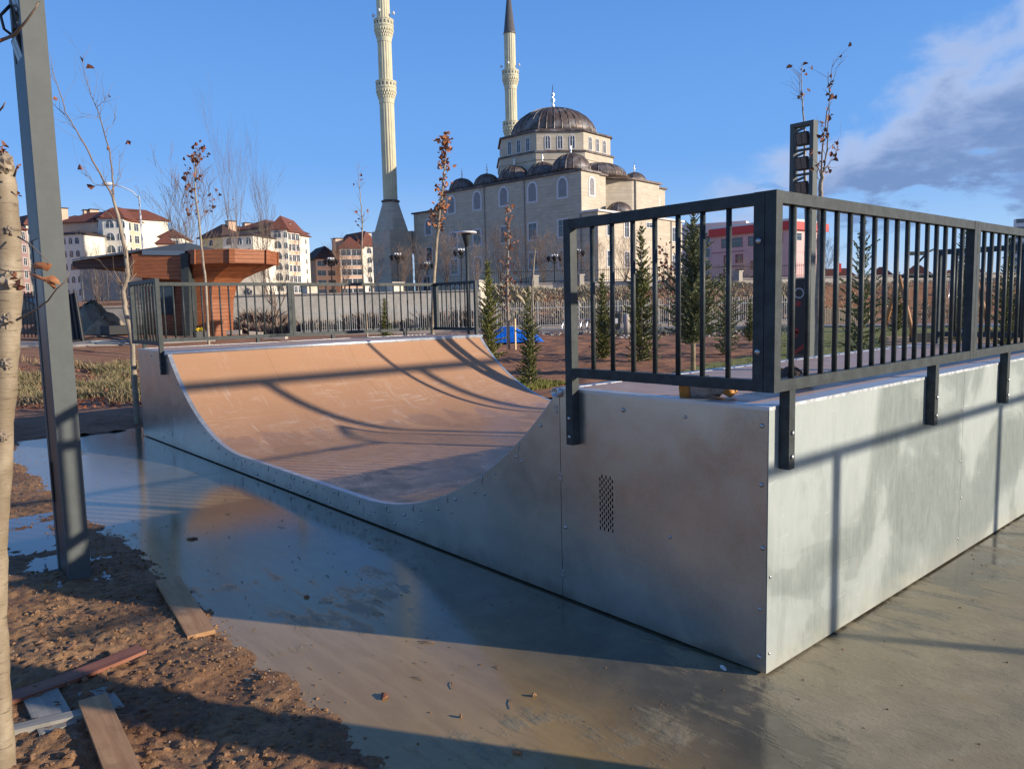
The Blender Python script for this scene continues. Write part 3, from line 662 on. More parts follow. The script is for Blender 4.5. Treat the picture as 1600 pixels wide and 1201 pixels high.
for x in (-PD-.012, -(L-PD)+.012):
    b = MB()                                  # open steel pipe
    prf = [(x+0, y, H-.022) for y in (-.03, WD+.03)]
    vs = []; k = 18
    for r in (.028, .0235):
        for y in (-.03, WD+.03):
            for i in range(k): vs.append((x+r*cos(2*pi*i/k), y, H-.022+r*sin(2*pi*i/k)))
    fs = []
    for i in range(k):
        j = (i+1) % k; fs += [(i, j, k+j, k+i), (2*k+i, 3*k+i, 3*k+j, 2*k+j), (i, 2*k+i, 2*k+j, j), (k+i, k+j, 3*k+j, 3*k+i)]
    b.add(vs, fs, 0, False); o = rp(b, 'coping_pipe', M['zinc'])
    for f in o.data.polygons: f.use_smooth = abs(f.normal.y) < .5
    s = 1 if x > -L/2 else -1
    b = MB(); b.box(*sorted((x+s*.01, x+s*.055)), -.002, WD+.002, H-.012, H+.0035); rp(b, 'coping_plate', M['zinc'])
    b = MB(); uq = PD+.040; zq = prof(uq)+.002; xq = -uq if s > 0 else -(L-uq); b.add([(x-s*.004, 0.0, H-.040), (x-s*.004, WD, H-.040), (xq, 0.0, zq), (xq, WD, zq)], [(0, 1, 3, 2)]); rp(b, 'coping_plate', M['zinc'])
# bolts: domed heads, one mesh shared
bb = MB(); bb.lathe([(.0105, 0), (.0105, .003), (.008, .0065), (.003, .008)], 10); bolt_me = bb.build('bolt', M['bolt'], ramp)
bolt_me.rotation_euler = (pi/2, 0, 0)
bl = []
for u, z in ((.03, 1.12), (.43, 1.12), (.81, 1.12), (.03, .86), (.02, .58), (.03, .30), (.03, .08), (.52, .52), (1.24, .42)): bl.append((u, z))
for i in range(11):
    u = 1.43+i*.21
    if u < UC: bl.append((u, prof(u)-.055-.02*(i % 2)))
for i in range(10): bl.append((1.60+i*.36, prof(min(1.60+i*.36, UC))-.13 if 1.6+i*.36 < 2.9 else .07))
for i in range(14): bl.append((UC+.1+i*.19, .145))
for i in range(7): bl.append((UC+.18+i*.38, .05))
for i in range(11): u = L-UC+i*.21; bl.append((u, prof(u)-.06))
for u, z in ((L-PD+.13, .62), (L-.35, 1.13), (L-.62, 1.13), (L-PD-.03, .6), (L-PD-.03, .3), (L-.03, .1), (L-.9, .08)): bl.append((u, z))
first = True
for u, z in bl:
    if first: bolt_me.location = (-u, -.0025, z); first = False
    else: inst(bolt_me, ramp, (-u, -.0025, z), (pi/2, 0, 0), random.uniform(.75, 1.15))
for v, z in ((.02, .10), (.02, .45), (2.28, .12), (2.27, .62), (2.27, .95), (2.31, .38)): inst(bolt_me, ramp, (.0025, v, z), (0, pi/2, 0), .7)
# joint plates over the seams
def plate(u, z, w=.028, h=.05, y=-.0025):
    b = MB(); b.box(-u-w/2, -u+w/2, y-.003, y, z-h/2, z+h/2)
    for sx in (-1, 1):
        for sz in (-1, 1): b.lathe([(.0045, 0), (.0045, .003), (.002, .0045)], 8, mi=0)
    b2 = MB(); b2.v = b.v[:8]; b2.f = b.f[:6]; b2.m = b.m[:6]; b2.sm = b.sm[:6]
    for sx in (-1, 1):
        for sz in (-1, 1): b2.box(-u+sx*w*.27-.004, -u+sx*w*.27+.004, y-.0065, y-.003, z+sz*h*.3-.004, z+sz*h*.3+.004)
    o = b2.build('joint_plate', M['bolt'], ramp); return o
for u, z in ((PD, .70), (PD, .14), (PD+.03, H-.12), (UC, .10), (L-PD, .68), (L-PD, .16), (L-PD+.0, H-.12), (L-UC, .10)): plate(u, z)
for i, u in enumerate((1.62, 1.98, 2.36, 2.78, 3.15, 3.55, 3.9, 4.3, 4.8, 5.3)):   # small hooked clips along the curve edge
    z = prof(u)-.004; b = MB(); b.tube([(-u, -.004, z), (-u-.004, -.006, z-.025), (-u-.010, -.006, z-.045), (-u-.002, -.006, z-.052)], .0028, 5); rp(b, 'edge_clip', M['bolt'])

# railings bolted to the platforms
ZB, ZT, TW = 1.272, 2.104, .05
def rail_panel(a, bpt, nb, z0=ZB, z1=ZT, lab=None):
    a = Vector((a[0], a[1], 0)); e = Vector((bpt[0], bpt[1], 0)); d = (e-a).normalized(); up = Vector((0, 0, 1))
    b = MB(); h = TW/2
    nrm = Vector((-d.y, d.x, 0))
    b.bar(a+d*TW+up*(z0+h), e-d*TW+up*(z0+h), TW-.003, TW-.001); b.bar(a+d*TW+up*(z1-h), e-d*TW+up*(z1-h), TW-.003, TW-.001)
    for p in (a+d*h, e-d*h): b.bar(p+up*(z0-.0005), p+up*(z1+.0005), TW, TW, up=nrm)
    fr = b.build('guard_railing', M['rail'], ramp)
    if lab: fr['label'] = lab
    mb = MB(); bw = .022
    mb.tube([(0, 0, z0+TW-.002), (0, 0, z1-TW+.002)], .0125, 12); bar = mb.build('baluster', M['rail'], fr)
    ln = (e-a).length-2*TW
    for i in range(nb):
        p = a+d*(TW+ln*(i+1)/(nb+1))
        if i == 0: bar.location = p
        else: inst(bar, fr, p)
    return fr
def bracket(fr, p, nrm, z0=.925, z1=ZB, fixed=(1.01, .95)):
    b = MB(); n_ = Vector(nrm); q = Vector(p)
    b.bar(q+Vector((0, 0, z0)), q+Vector((0, 0, z1)), TW*.96, TW*.96, up=n_)
    b.build('bracket', M['rail'], fr)
    t = Vector((-n_.y, n_.x, 0)); side = 1
    for z in (z0+.055, z0+.16):
        o = inst(bolt_me, fr, q+n_*(TW/2)+Vector((0, 0, z)), scale=1.0); o.rotation_euler = n_.to_track_quat('Z', 'Y').to_euler()
def bolt_at(fr, p, n_, sc=1.3):
    o = inst(bolt_me, fr, p, scale=sc); o.rotation_euler = Vector(n_).to_track_quat('Z', 'Y').to_euler()
E0 = .0285                                                     # rail centre stands this far outside the sheet
for s in (0, 1):
    X = E0 if s == 0 else -L-E0
    sg = 1 if s == 0 else -1
    pn = -PD+.10 if s == 0 else -L+PD-.10
    for k, (a, c) in enumerate(((-E0-TW/2, 2.268), (2.272, WD+E0+TW/2))):
        fr = rail_panel((X, a), (X, c), 16 if k == 0 else 18)
        for v in ((.10, 1.71) if k == 0 else (2.96, 4.35)): bracket(fr, (X, v, 0), (sg, 0, 0))
        if s == 0:
            e1 = a+.03 if k else 2.268-.03
            bolt_at(fr, (X-sg*.0, 0, 0) if False else (X+sg*-.026, e1, ZB+.17), (-1, 0, 0)); bolt_at(fr, (X-.026, e1, ZT-.2), (-1, 0, 0))
    for Y, sy in ((-E0, -1), (WD+E0, 1)):
        xc = X-sg*(TW/2+.003)
        fr = rail_panel((xc, Y), (pn, Y), 7)
        b = MB(); xb = pn+sg*TW/2
        b.bar((xb, Y, .905), (xb, Y, ZB), TW, TW, up=(0, 1, 0)); b.build('bracket', M['rail'], fr)
        for z in (.95, 1.05): bolt_at(fr, (xb, Y+sy*TW/2, z), (0, sy, 0), 1.0)
        for z in (ZB+.17, ZT-.2): bolt_at(fr, (xc-sg*TW/2, Y+sy*TW/2, z), (0, sy, 0), 1.3)
# gloves left on the near deck
def glove(loc, rz, name, label, m1, m2):
    t = thing(name, label, 'glove', loc)
    t.rotation_euler = (0, 0, rz); t.scale = (1.2, 1.2, 1.5)
    b = MB()
    def blob(b, pts, rad, sq=.6):
        b.tube(pts, rad, 10)
    b.tube([(-.07, 0, .022), (-.04, 0, .028), (0, .003, .032), (.035, .002, .028), (.055, 0, .018)], [.028, .034, .040, .036, .018], 12)
    b.tube([(.01, .03, .02), (.035, .055, .018), (.06, .062, .014)], [.016, .015, .010], 8)
    for i in range(4):
        y = -.032+i*.021; b.tube([(.03, y, .024), (.07, y*1.25, .030), (.095, y*1.3, .018), (.10, y*1.3, .010)], [.015, .014, .012, .008], 8)
    for i, v in enumerate(b.v): b.v[i] = (v[0], v[1], max(.001, v[2]+.004*nz(v[0]*60, v[1]*60, v[2]*60)))
    b.build('glove_body', m1, t)
    b = MB(); b.tube([(-.105, 0, .020), (-.085, 0, .022), (-.066, 0, .023)], [.036, .033, .034], 12); b.build('cuff', m2, t)
    b = MB()
    for i in range(4):
        y = (-.032+i*.021)*1.3; b.tube([(.075, y, .030), (.098, y, .018), (.104, y, .010)], [.0150, .0130, .010], 8)
    b.build('fingertips', m2, t)
glove((-.40, .13, H+.004), .42, 'work_glove', 'grey work glove with orange fingertips lying under the near railing', M['gloveg'], M['orange'])
glove((-.36, .84, H+.004), -.6, 'work_glove', 'dark soiled work glove with orange cuff lying further back on the deck', M['gloved'], M['orange'])

# ---------------------------------------------------------------- floodlight posts
def flood_post(loc, top=4.05, open_from=1.85, w=.34, d=.125, label='', logo=True, group=None):
    # two uprights joined at the top, floodlights between them near the top, a closing panel below; front faces -Y
    t = thing('floodlight_post', label, 'floodlight post', loc, group)
    lw = .055
    for x in (-w+lw/2, -lw/2):
        b = MB(); b.box(x-lw/2, x+lw/2, 0, d, 0, top); b.build('upright', M['rail2'], t)
    b = MB(); b.box(-w, 0, -.001, d+.001, top, top+.05); b.build('top_bar', M['rail2'], t)
    b = MB(); b.box(-w+lw, -lw, .005, d-.005, .03, open_from); pn = b.build('closing_panel', M['panelbr'], t)
    b = MB(); b.box(-w+lw, -lw, .0, .0045, open_from-1.05, open_from-.001); b.build('front_plate', M['black'], t)
    if logo:
        b = MB(); cx, cz = -w/2, open_from-.20
        for k in range(14):
            a = 2*pi*k/14
            b.box(cx+.065*cos(a)-.008, cx+.065*cos(a)+.008, -.002, 0, cz+.065*sin(a)-.008, cz+.065*sin(a)+.008)
        b.build('dotted_ring_mark', M['white'], t)
        b = MB(); b.box(cx-.05, cx+.03, -.002, 0, cz-.17, cz-.12); b.box(cx-.03, cx+.005, -.003, 0, cz-.19, cz-.10)
        b.lathe([(.042, 0), (.042, .001)], 12, (0, 0, 0)); o0 = len(b.v)-24
        for i in range(o0, len(b.v)): x, y, z = b.v[i]; b.v[i] = (cx-.03+x, -.002+z, cz-.52+y)
        b.box(cx-.042, cx-.02, -.002, 0, cz-.62, cz-.53)
        b.add([(cx-.10, -.0015, cz-.86), (cx-.02, -.0015, cz-.84), (cx+.08, -.0015, cz-.76), (cx+.08, -.0015, cz-.70), (cx-.02, -.0015, cz-.78), (cx-.10, -.0015, cz-.82)], [(0, 1, 2, 3, 4, 5)])
        b.build('red_mark', M['red'], t)
    # floodlights
    for i in range(3):
        z = top-.17-.33*i
        b = MB(); T = lambda p, z=z: Vector((-w/2+p.x, .03+p.y*.9-(p.z)*.28, z+p.z))
        b.box(-.085, .085, -.03, .045, -.085, .085, T=T); fl = b.build('floodlight', M['black'], t)
        b = MB(); b.box(-.072, -.004, -.036, -.030, -.07, .07, T=T); b.box(.004, .072, -.036, -.030, -.07, .07, T=T); b.build('lens', M['glassf'], fl)
        b = MB(); b.box(-w+lw, -lw, .02, d-.03, z-.155, z-.13); b.bar((-w+lw+.01, .03, z-.14), (-w/2-.088, .0, z+.11), .02, .035); b.bar((-w+lw+.02, .0, z+.10), (-w/2+.06, -.02, z+.135), .02, .03)
        b.build('bracket_arm', M['rail2'], fl)
    b = MB(); b.box(-w-.10, .10, -.10, d+.10, .0, .012); pl = b.build('base_plate', M['zinc'], t)
    for x, y in ((-w-.06, -.06), (.06, -.06), (-w-.06, d+.06), (.06, d+.06)):
        b = MB(); b.lathe([(.016, .012), (.016, .03), (.008, .032), (.008, .055), (.002, .056)], 6, (x, y, 0)); b.build('anchor_bolt', M['bolt'], pl)
    b = MB(); b.box(-w+.06, -w+.085, -.004, 0, .48, .74); b.build('hatch_slot', M['dark'], t)  # raised strip, its black stands in for the shade inside the slot
    return t
lp = flood_post((-3.555, -2.045, .0), 4.05, 3.18, label='tall grey floodlight post rising from the mud in the left foreground', logo=False)
b = MB(); b.tube([(-3.555-.28, -2.045-.005, 3.35), (-3.84, -2.09, 3.38), (-3.85, -2.10, 3.46), (-3.82, -2.05, 3.52)], .009, 6); b.v = [(x+3.555, y+2.045, z) for x, y, z in b.v]
b.build('cable', M['blackpipe'], lp)
flood_post((-3.50, 7.05, .03), 3.98, 1.92, label='floodlight post with three lamps and a black printed panel behind the ramp')
flood_post((2.05, .03, .0), 4.0, 3.1, label='floodlight post standing to the right beyond the picture', logo=False)

# off to the right of the picture: the frames whose shadows cross the ramp
b0 = thing('workout_frame', 'low steel bar frame to the right beyond the picture', 'bar frame', (4.2, 0, 0))
def shpos(y0, x=4.2): return y0+x*math.tan(SUN_AZ)
zz = .92+4.2/cos(SUN_AZ)*math.tan(SUN_EL)
for y0 in (.62, 3.0, 5.4):
    b = MB(); b.tube([(0, shpos(y0), 0), (0, shpos(y0), zz)], .038, 12); b.build('post', M['rail'], b0)
b = MB(); b.tube([(0, shpos(-.6), zz), (0, shpos(5.6), zz-.02)], .030, 12); b.build('crossbar', M['rail'], b0)
# tall goal-like frame further out
q = Vector((-7.74, 1.04, .78)); k = 11.2
b1 = thing('tall_frame', 'tall dark double-post frame to the right beyond the picture', 'frame', (q.x+cos(SUN_AZ)*(k+3), q.y+sin(SUN_AZ)*(k+3), 0))
ztop = q.z+(k+3)*math.tan(SUN_EL)
for dy in (0, 2.4):
    b = MB(); b.box(-.05, .05, dy-.05, dy+.05, 0, ztop-.06); b.build('post', M['rail'], b1)
b = MB(); b.box(-.05, .05, -1.3, 4.6, ztop-.06, ztop+.06); b.build('crossbar', M['rail'], b1)

# ---------------------------------------------------------------- boards lying in the mud
def board(pts, w, thk, m, label, lift=.02, sag=0.0, name='wooden_plank', holes=()):
    a, e = Vector(pts[0]), Vector(pts[1]); c = (a+e)/2
    d = (e-a); ln = d.length; yaw = atan2(d.y, d.x)
    b = MB(); n = 8; vs = []
    for i in range(n+1):
        x = -ln/2+ln*i/n; z = -sag*4*(.25-(i/n-.5)**2)
        w2 = w/2*(1+.015*nz(i*2.1, w*9))
        vs += [(x, -w2, z), (x, w2, z), (x, -w2, z-thk), (x, w2, z-thk)]
    fs = []
    for i in range(n):
        o = 4*i; fs += [(o, o+1, o+5, o+4)[::-1], (o+2, o+6, o+7, o+3)[::-1], (o, o+4, o+6, o+2)[::-1], (o+1, o+3, o+7, o+5)[::-1]]
    fs += [(0, 1, 3, 2), (4*n, 4*n+2, 4*n+3, 4*n+1)]
    b.add(vs, fs)
    o = b.build(name, m); o.location = c+Vector((0, 0, lift))
    o.rotation_euler = (0, -atan2(e.z-a.z, sqrt(d.x**2+d.y**2)), yaw)
    return tag(o, label, 'plank')
def gm(px, py, dz=0): p = gz(px, py, .04+dz); return (p.x, p.y, .04+dz)
board((gm(262, 905, .0), gm(315, 991, -.02)), .135, .022, M['plank'], 'short sawn plank lying half on the wet concrete by the post', .01)
board((gm(222, 1014, .03), gm(-60, 1115, .03)), .10, .016, M['plankr'], 'long reddish plank lying across the mud beside the pale trunk', .012, .015)
board((gm(145, 1092, .035), gm(215, 1260, .03)), .105, .020, M['plank'], 'plain brown plank running out of the bottom of the picture', .012)
board((gm(60, 1078, .01), gm(92, 1140, .01)), .13, .018, M['plankg'], 'short grey board with two holes under the reddish plank', .008)
board((gm(12, 1142, .02), gm(130, 1115, .02)), .055, .03, M['plankg'], 'narrow grey batten across the end of the short grey board', .012)
board((gm(140, 1068, .005), gm(170, 1110, .0)), .12, .018, M['plankg'], 'muddy grey offcut half buried beneath the plain brown plank', -.002)
# crumbs of litter on the concrete
def litter(px, py, sz, m, name, label, cat):
    p = gz(px, py, 0); b = MB()
    n = 7; vs = [(sz*random.uniform(.5, 1.1)*cos(2*pi*i/n), sz*.55*random.uniform(.5, 1.1)*sin(2*pi*i/n), random.uniform(.002, .012)) for i in range(n)]+[(0, 0, .016)]
    vs2 = [(x*.96, y*.96, .001) for x, y, z in vs[:n]]
    b.add(vs+vs2, [(i, (i+1) % n, n) for i in range(n)]+[(i, n+1+i, n+1+(i+1) % n, (i+1) % n) for i in range(n)])
    o = b.build(name, m, None, (p.x, p.y, .001)); o.rotation_euler = (0, 0, random.random()*6); tag(o, label, cat)
litter(302, 842, .06, M['leafd'], 'mud_flake', 'grey curled flake on the wet concrete near the left post', 'mud flake')
litter(600, 1088, .035, M['leafd'], 'dry_leaf', 'small brown leaf scrap lying in the muddy puddle', 'leaf')
litter(835, 1087, .016, M['clod'], 'mud_clod', 'small clod on sunlit concrete below the vent', 'clod')
litter(808, 1176, .024, M['leaf'], 'dry_leaf', 'crumpled orange leaf at the bottom centre of the concrete', 'leaf')
litter(1130, 1044, .03, M['wframe'], 'paper_scrap', 'white paper scrap close to the near corner of the ramp', 'paper')
litter(967, 963, .022, M['leafd'], 'mud_clod', 'brown clod against the foot of the vented panel', 'clod')
litter(480, 933, .022, M['leafd'], 'mud_flake', 'brown flake in the blue reflection on the concrete', 'mud flake')
litter(720, 1120, .012, M['clod'], 'mud_clod', 'tiny clod alone in the middle of the sunlit puddle', 'clod')

# ---------------------------------------------------------------- trees
def limb(b, p, d, ln, r, depth, rnd, spread=.5, upb=.25, n=5, tips=None, seg=5, kink=.12, r_end=.35, nb=3, minr=.002):
    pts = [Vector(p)]; rad = [r]; d = Vector(d).normalized()
    for i in range(seg):
        d = (d+Vector((rnd.gauss(0, kink), rnd.gauss(0, kink), rnd.gauss(0, kink*.6)+upb*.12))).normalized()
        pts.append(pts[-1]+d*ln/seg); rad.append(max(minr, r*(1-(1-r_end)*(i+1)/seg)))
    b.tube(pts, rad, n)
    if tips is not None and depth <= 1: tips += [(q, (pts[-1]-pts[-2]).normalized()) for q in pts[2:]]
    if depth > 0:
        for k in range(nb):
            i = rnd.randint(max(1, seg//3), seg); q = pts[i]
            a = rnd.random()*2*pi; o = d.orthogonal().normalized(); side = (o*cos(a)+d.cross(o)*sin(a))
            nd = (d*(1-spread)+side*spread+Vector((0, 0, upb))).normalized()
            limb(b, q, nd, ln*rnd.uniform(.45, .75), rad[i]*.55, depth-1, rnd, spread, upb, max(3, n-1), tips, max(3, seg-1), kink, r_end, nb, minr)
def leaf_card(b, p, d, s, rnd):
    # a curled dry leaf: two halves folded along the rib
    d = (Vector(d)+Vector((rnd.gauss(0, .6), rnd.gauss(0, .6), rnd.gauss(-.3, .5)))).normalized(); o = d.orthogonal().normalized()
    a = rnd.random()*6.28; sd_ = o*cos(a)+d.cross(o)*sin(a); up = d.cross(sd_); c = rnd.uniform(.15, .5)
    p = Vector(p)
    q = [p, p+d*s*.35+sd_*s*.38+up*s*c, p+d*s*.8+sd_*s*.22+up*s*c*.6, p+d*s, p+d*s*.8-sd_*s*.22+up*s*c*.6, p+d*s*.35-sd_*s*.38+up*s*c]
    b.add(q, [(0, 1, 2, 3), (0, 3, 4, 5)])
def leafy(tips, n, s, rnd, m, parent, name='leaves'):
    b = MB()
    for i in range(n):
        p, d = rnd.choice(tips); p = p+Vector((rnd.gauss(0, s*.5), rnd.gauss(0, s*.5), rnd.gauss(0, s*.5))); leaf_card(b, p, d, s*rnd.uniform(.6, 1.3), rnd)
    return tag(b.build(name, m, parent), kind='stuff')
def path_trunk(b, pts, rads, n=8): b.tube([Vector(p) for p in pts], rads, n)

# pale trunk at the very left, close to the camera
def near_trunk():
    D0 = 2.55; rnd = random.Random(5)
    base = at(-2, 1190, D0); gp = Vector((base.x, base.y, mud_z(base.x, base.y)))
    t = thing('young_tree', 'pale peeling trunk at the left edge with stub and two curled leaves', 'tree', gp)
    P = [gp-Vector((0, 0, .05))]; R = [.050]
    prev = None
    for y, xr, r in ((1150, 19, .040), (1060, 13, .036), (960, 9, .035), (860, 9, .035), (760, 15, .036), (660, 19, .036), (600, 24, .038), (520, 29, .039), (456, 33, .040), (400, 31, .039), (340, 28, .039), (290, 25, .040), (262, 20, .043), (240, 12, .036)):
        c = at(xr, y, D0)-Rt*r; P.append(c); R.append(r)
    # densify with knots
    PP = []; RD = []
    for i in range(len(P)-1):
        for k in range(6):
            f = k/6; p = P[i].lerp(P[i+1], f); r = R[i]+(R[i+1]-R[i])*f
            q = PP and nz(p.z*9, 2.2)*.0035 or 0; PP.append(p+Vector((q, q, 0))); RD.append(r+.0022*nz(p.z*22, 5.5)+.002*nz(p.z*55, 1.5))
    PP.append(P[-1]); RD.append(R[-1]*.8)
    loc = [p-gp for p in PP]
    b = MB(); b.tube(loc, RD, 18); b.build('trunk', M['birch'], t)
    for y, xr, s_ in ((436, 30, 1.0), (256, 17, 1.1), (360, 28, .5), (568, 24, .6), (682, 18, .5), (500, 24, .8)):
        c = at(xr-13, y, D0-.028)-gp; b = MB(); vs = []; nu, nv = 14, 9
        for j in range(nv+1):
            for i in range(nu):
                d = Vector((sin(pi*j/nv)*cos(2*pi*i/nu), sin(pi*j/nv)*sin(2*pi*i/nu), cos(pi*j/nv)))
                k_ = .024*s_*(1+.55*noise.noise(d*2.3+Vector((y, 0, 0)))+.35*noise.noise(d*6+Vector((0, y, 0)))); vs.append(c+Vector((d.x*k_*1.1, d.y*k_*1.1, d.z*k_*1.25)))
        b.add(vs, [(j*nu+i, (j+1)*nu+i, (j+1)*nu+(i+1) % nu, j*nu+(i+1) % nu) for j in range(nv) for i in range(nu)], 0, False); b.build('bark_knot', M['bark'], t)
    def twig(pl, r): tw = MB(); tw.tube([at(x, y, d)-gp for x, y, d in pl], r, 6); tw.build('twig', M['twig'], t)
    twig([(26, 500, 2.5), (55, 484, 2.42), (75, 470, 2.38), (88, 452, 2.35), (102, 440, 2.33), (108, 425, 2.33)], [.0042, .0035, .0028, .0022, .0014, .001])
    twig([(28, 370, 2.5), (45, 380, 2.45), (62, 396, 2.4), (80, 412, 2.36)], [.003, .0022, .0016, .001])
    twig([(-10, 68, 2.5), (22, 55, 2.45), (42, 32, 2.42), (55, 14, 2.4), (60, 4, 2.4)], [.006, .005, .0038, .003, .002])
    twig([(-8, 180, 2.5), (4, 168, 2.48), (8, 160, 2.46)], [.004, .003, .0015])
    twig([(-10, 418, 2.5), (12, 424, 2.5), (40, 424, 2.44), (56, 424, 2.4)], [.0022, .002, .0015, .001])
    twig([(18, 300, 2.5), (26, 306, 2.47)], [.003, .0015]); twig([(22, 275, 2.5), (28, 258, 2.46)], [.004, .0018])
    def bigleaf(outline, d, label, curl):
        c = [at(x, y, d)-gp for x, y in outline]; n = len(c); b = MB()
        mid = sum(c, Vector())/n
        vs = []; off = FW*.010
        ring2 = [mid+(p-mid)*.55-FW*curl*(1 if i % 2 else .4) for i, p in enumerate(c)]
        vs = c+ring2+[mid-FW*curl*.6]
        fs = [(i, (i+1) % n, n+(i+1) % n, n+i) for i in range(n)]+[(n+i, n+(i+1) % n, 2*n) for i in range(n)]
        b.add(vs, fs, 0, True); o = b.build('leaf', M['leaf'], t); o['label'] = label
    bigleaf([(48, 414), (58, 409), (70, 410), (81, 413), (80, 418), (74, 424), (64, 420), (52, 420)], 2.37, 'curled upper brown leaf', .012)
    bigleaf([(44, 427), (55, 428), (68, 433), (84, 430), (92, 438), (95, 445), (86, 443), (88, 450), (84, 452), (78, 444), (68, 439), (54, 434)], 2.36, 'long torn lower brown leaf', .014)
    rb = MB()
    for x, y, s in ((7, 236, .022), (4, 228, .018), (27, 258, .014), (30, 304, .012), (31, 436, .03), (27, 446, .026), (20, 430, .024), (60, 4, .010), (2, 60, .010)):
        for k in range(3): leaf_card(rb, at(x, y, 2.42)-gp, (rnd.gauss(0, 1), rnd.gauss(0, 1), rnd.gauss(0, 1)), s, rnd)
    tag(rb.build('leaf_scraps', M['leafd'], t), kind='stuff')
near_trunk()

def sapling(px, ybase, D0, stem, rads, forks, label, leaves=0, lsz=.05, lm='leaf', twigs=14, seed=1, tl=.35, lrange=(.4, 1.0), bm='bark', name='sapling', group=None, stake=None):
    """stem: list of (px,py) at distance D0 from base to tip; forks: list of (list of (px,py,dist offset), r0)"""
    rnd = random.Random(seed)
    g0 = at(px, ybase, D0); gp = Vector((g0.x, g0.y, min(g0.z, th(g0.x, g0.y)+.1)))
    t = thing(name, label, 'tree', gp, group)
    P = [at(x, y, D0)-gp for x, y in stem]; P[0] = Vector((P[0].x, P[0].y, -.1))
    b = MB(); PP = []
    nseg = 5
    for i in range(len(P)-1):
        for k in range(nseg): PP.append(P[i].lerp(P[i+1], k/nseg)+Vector((rnd.gauss(0, .004), rnd.gauss(0, .004), 0)))
    PP.append(P[-1]); n = len(PP); RD = []
    for i in range(n):
        f = i/(n-1)*(len(rads)-1); k = min(int(f), len(rads)-2); RD.append(rads[k]+(rads[k+1]-rads[k])*(f-k))
    b.tube(PP, RD, 8); b.build('trunk', M[bm], t)
    tips = []; tb = MB()
    for pts, r0 in forks:
        q = [at(x, y, D0+dd)-gp for x, y, dd in pts]; m = len(q)
        dense = []
        for i in range(m-1):
            for k in range(4): dense.append(q[i].lerp(q[i+1], k/4)+Vector((rnd.gauss(0, .006), rnd.gauss(0, .006), rnd.gauss(0, .004))))
        dense.append(q[-1]); mm = len(dense)
        tb.tube(dense, [max(.0018, r0*(1-.85*i/(mm-1))) for i in range(mm)], 6)
        for i in range(1, mm):
            tips.append((dense[i], (dense[i]-dense[i-1]).normalized()))
            if rnd.random() < .5:
                d = (dense[i]-dense[i-1]).normalized(); o = d.orthogonal().normalized(); a = rnd.random()*6.28
                limb(tb, dense[i], d*.6+(o*cos(a)+d.cross(o)*sin(a))*.7+Vector((0, 0, .3)), tl*rnd.uniform(.3, 1), .0032, 0 if rnd.random() < .6 else 1, rnd, n=4, tips=tips, seg=4, nb=2, minr=.0012)
    for k in range(twigs):
        i = int((lrange[0]+(lrange[1]-lrange[0])*rnd.random())*(n-1)); q = PP[i]; a = rnd.random()*6.28
        limb(tb, q, (cos(a)*.7, sin(a)*.7, .8), tl*rnd.uniform(.3, 1)*(1.15-.5*i/n), max(.003, RD[i]*.4), 1, rnd, n=4, tips=tips, seg=4, nb=2, minr=.0014)
    for i in range(int(n*lrange[0]), n): tips.append((PP[i], Vector((0, 0, 1))))
    if tb.v: tb.build('branches', M['twig'], t)
    if leaves: leafy(tips, leaves, lsz, rnd, M[lm], t)
    if stake:
        for dx in (-.22, .22):
            b = MB(); b.box(dx-.025, dx+.025, .1, .15, -.1, 1.1); b.build('stake', M['picket'], t)
        b = MB(); b.box(-.26, .26, .09, .1, .98, 1.06); b.build('tie_bar', M['picket'], t)
    return t
sapling(215, 656, 11.6, [(215, 656), (211, 610), (208, 540), (196, 480), (192, 455), (201, 430), (196, 390), (186, 345), (176, 305)], [.045, .040, .036, .034, .030, .020],
        [([(176, 305, 0), (160, 280, -.1), (140, 240, -.2), (120, 205, -.3), (104, 177, -.3), (92, 140, -.4), (82, 110, -.4), (78, 82, -.4)], .016),
         ([(177, 305, 0), (176, 270, .1), (172, 240, .2), (163, 210, .3), (155, 180, .3), (143, 150, .4), (133, 120, .4), (130, 84, .4)], .015),
         ([(173, 300, 0), (188, 277, .1), (187, 235, .2)], .008), ([(102, 180, -.3), (85, 165, -.3), (68, 148, -.4)], .006),
         ([(158, 187, .3), (148, 180, .2), (128, 178, .2)], .004), ([(163, 208, .3), (175, 195, .4), (183, 182, .4)], .004), ([(150, 170, .3), (160, 160, .3), (172, 148, .3)], .004),
         ([(160, 290, 0), (148, 288, 0), (135, 272, 0)], .007), ([(193, 457, 0), (175, 430, .2), (150, 400, .3)], .008)],
        'bare forked sapling standing at the ramp\'s far left corner', leaves=9, lsz=.10, lm='leafd', twigs=8, seed=3, tl=.5, lrange=(.5, 1))
sapling(326, 552, 20, [(326, 545), (322, 450), (316, 395), (311, 345), (305, 300), (305, 260), (309, 238)], [.040, .034, .026, .018, .008],
        [([(312, 345, 0), (322, 330, .2), (340, 322, .2)], .01), ([(309, 342, 0), (300, 325, .2), (296, 310, .3)], .008), ([(305, 300, 0), (297, 288, 0), (290, 277, 0)], .006)],
        'slender sapling with russet leaf clusters in front of the wooden kiosk', leaves=95, lsz=.11, lm='leafd', twigs=20, seed=4, tl=.5, lrange=(.62, 1))
sapling(578, 548, 20, [(576, 548), (570, 470), (565, 400), (566, 350), (563, 305), (558, 255)], [.035, .028, .02, .012, .004], [], 'thin bare sapling behind the middle of the far railing', leaves=12, lsz=.09, lm='leafd', twigs=22, seed=5, tl=.5, lrange=(.45, 1))
sapling(672, 540, 20, [(673, 535), (677, 450), (682, 380), (687, 330), (693, 280), (697, 240), (697, 212)], [.055, .05, .042, .03, .016, .006], [], 'straight sapling densely clad in curled brown leaves before the facade', leaves=190, lsz=.115, lm='leaf', twigs=46, seed=6, tl=.32, lrange=(.42, 1), bm='birch')
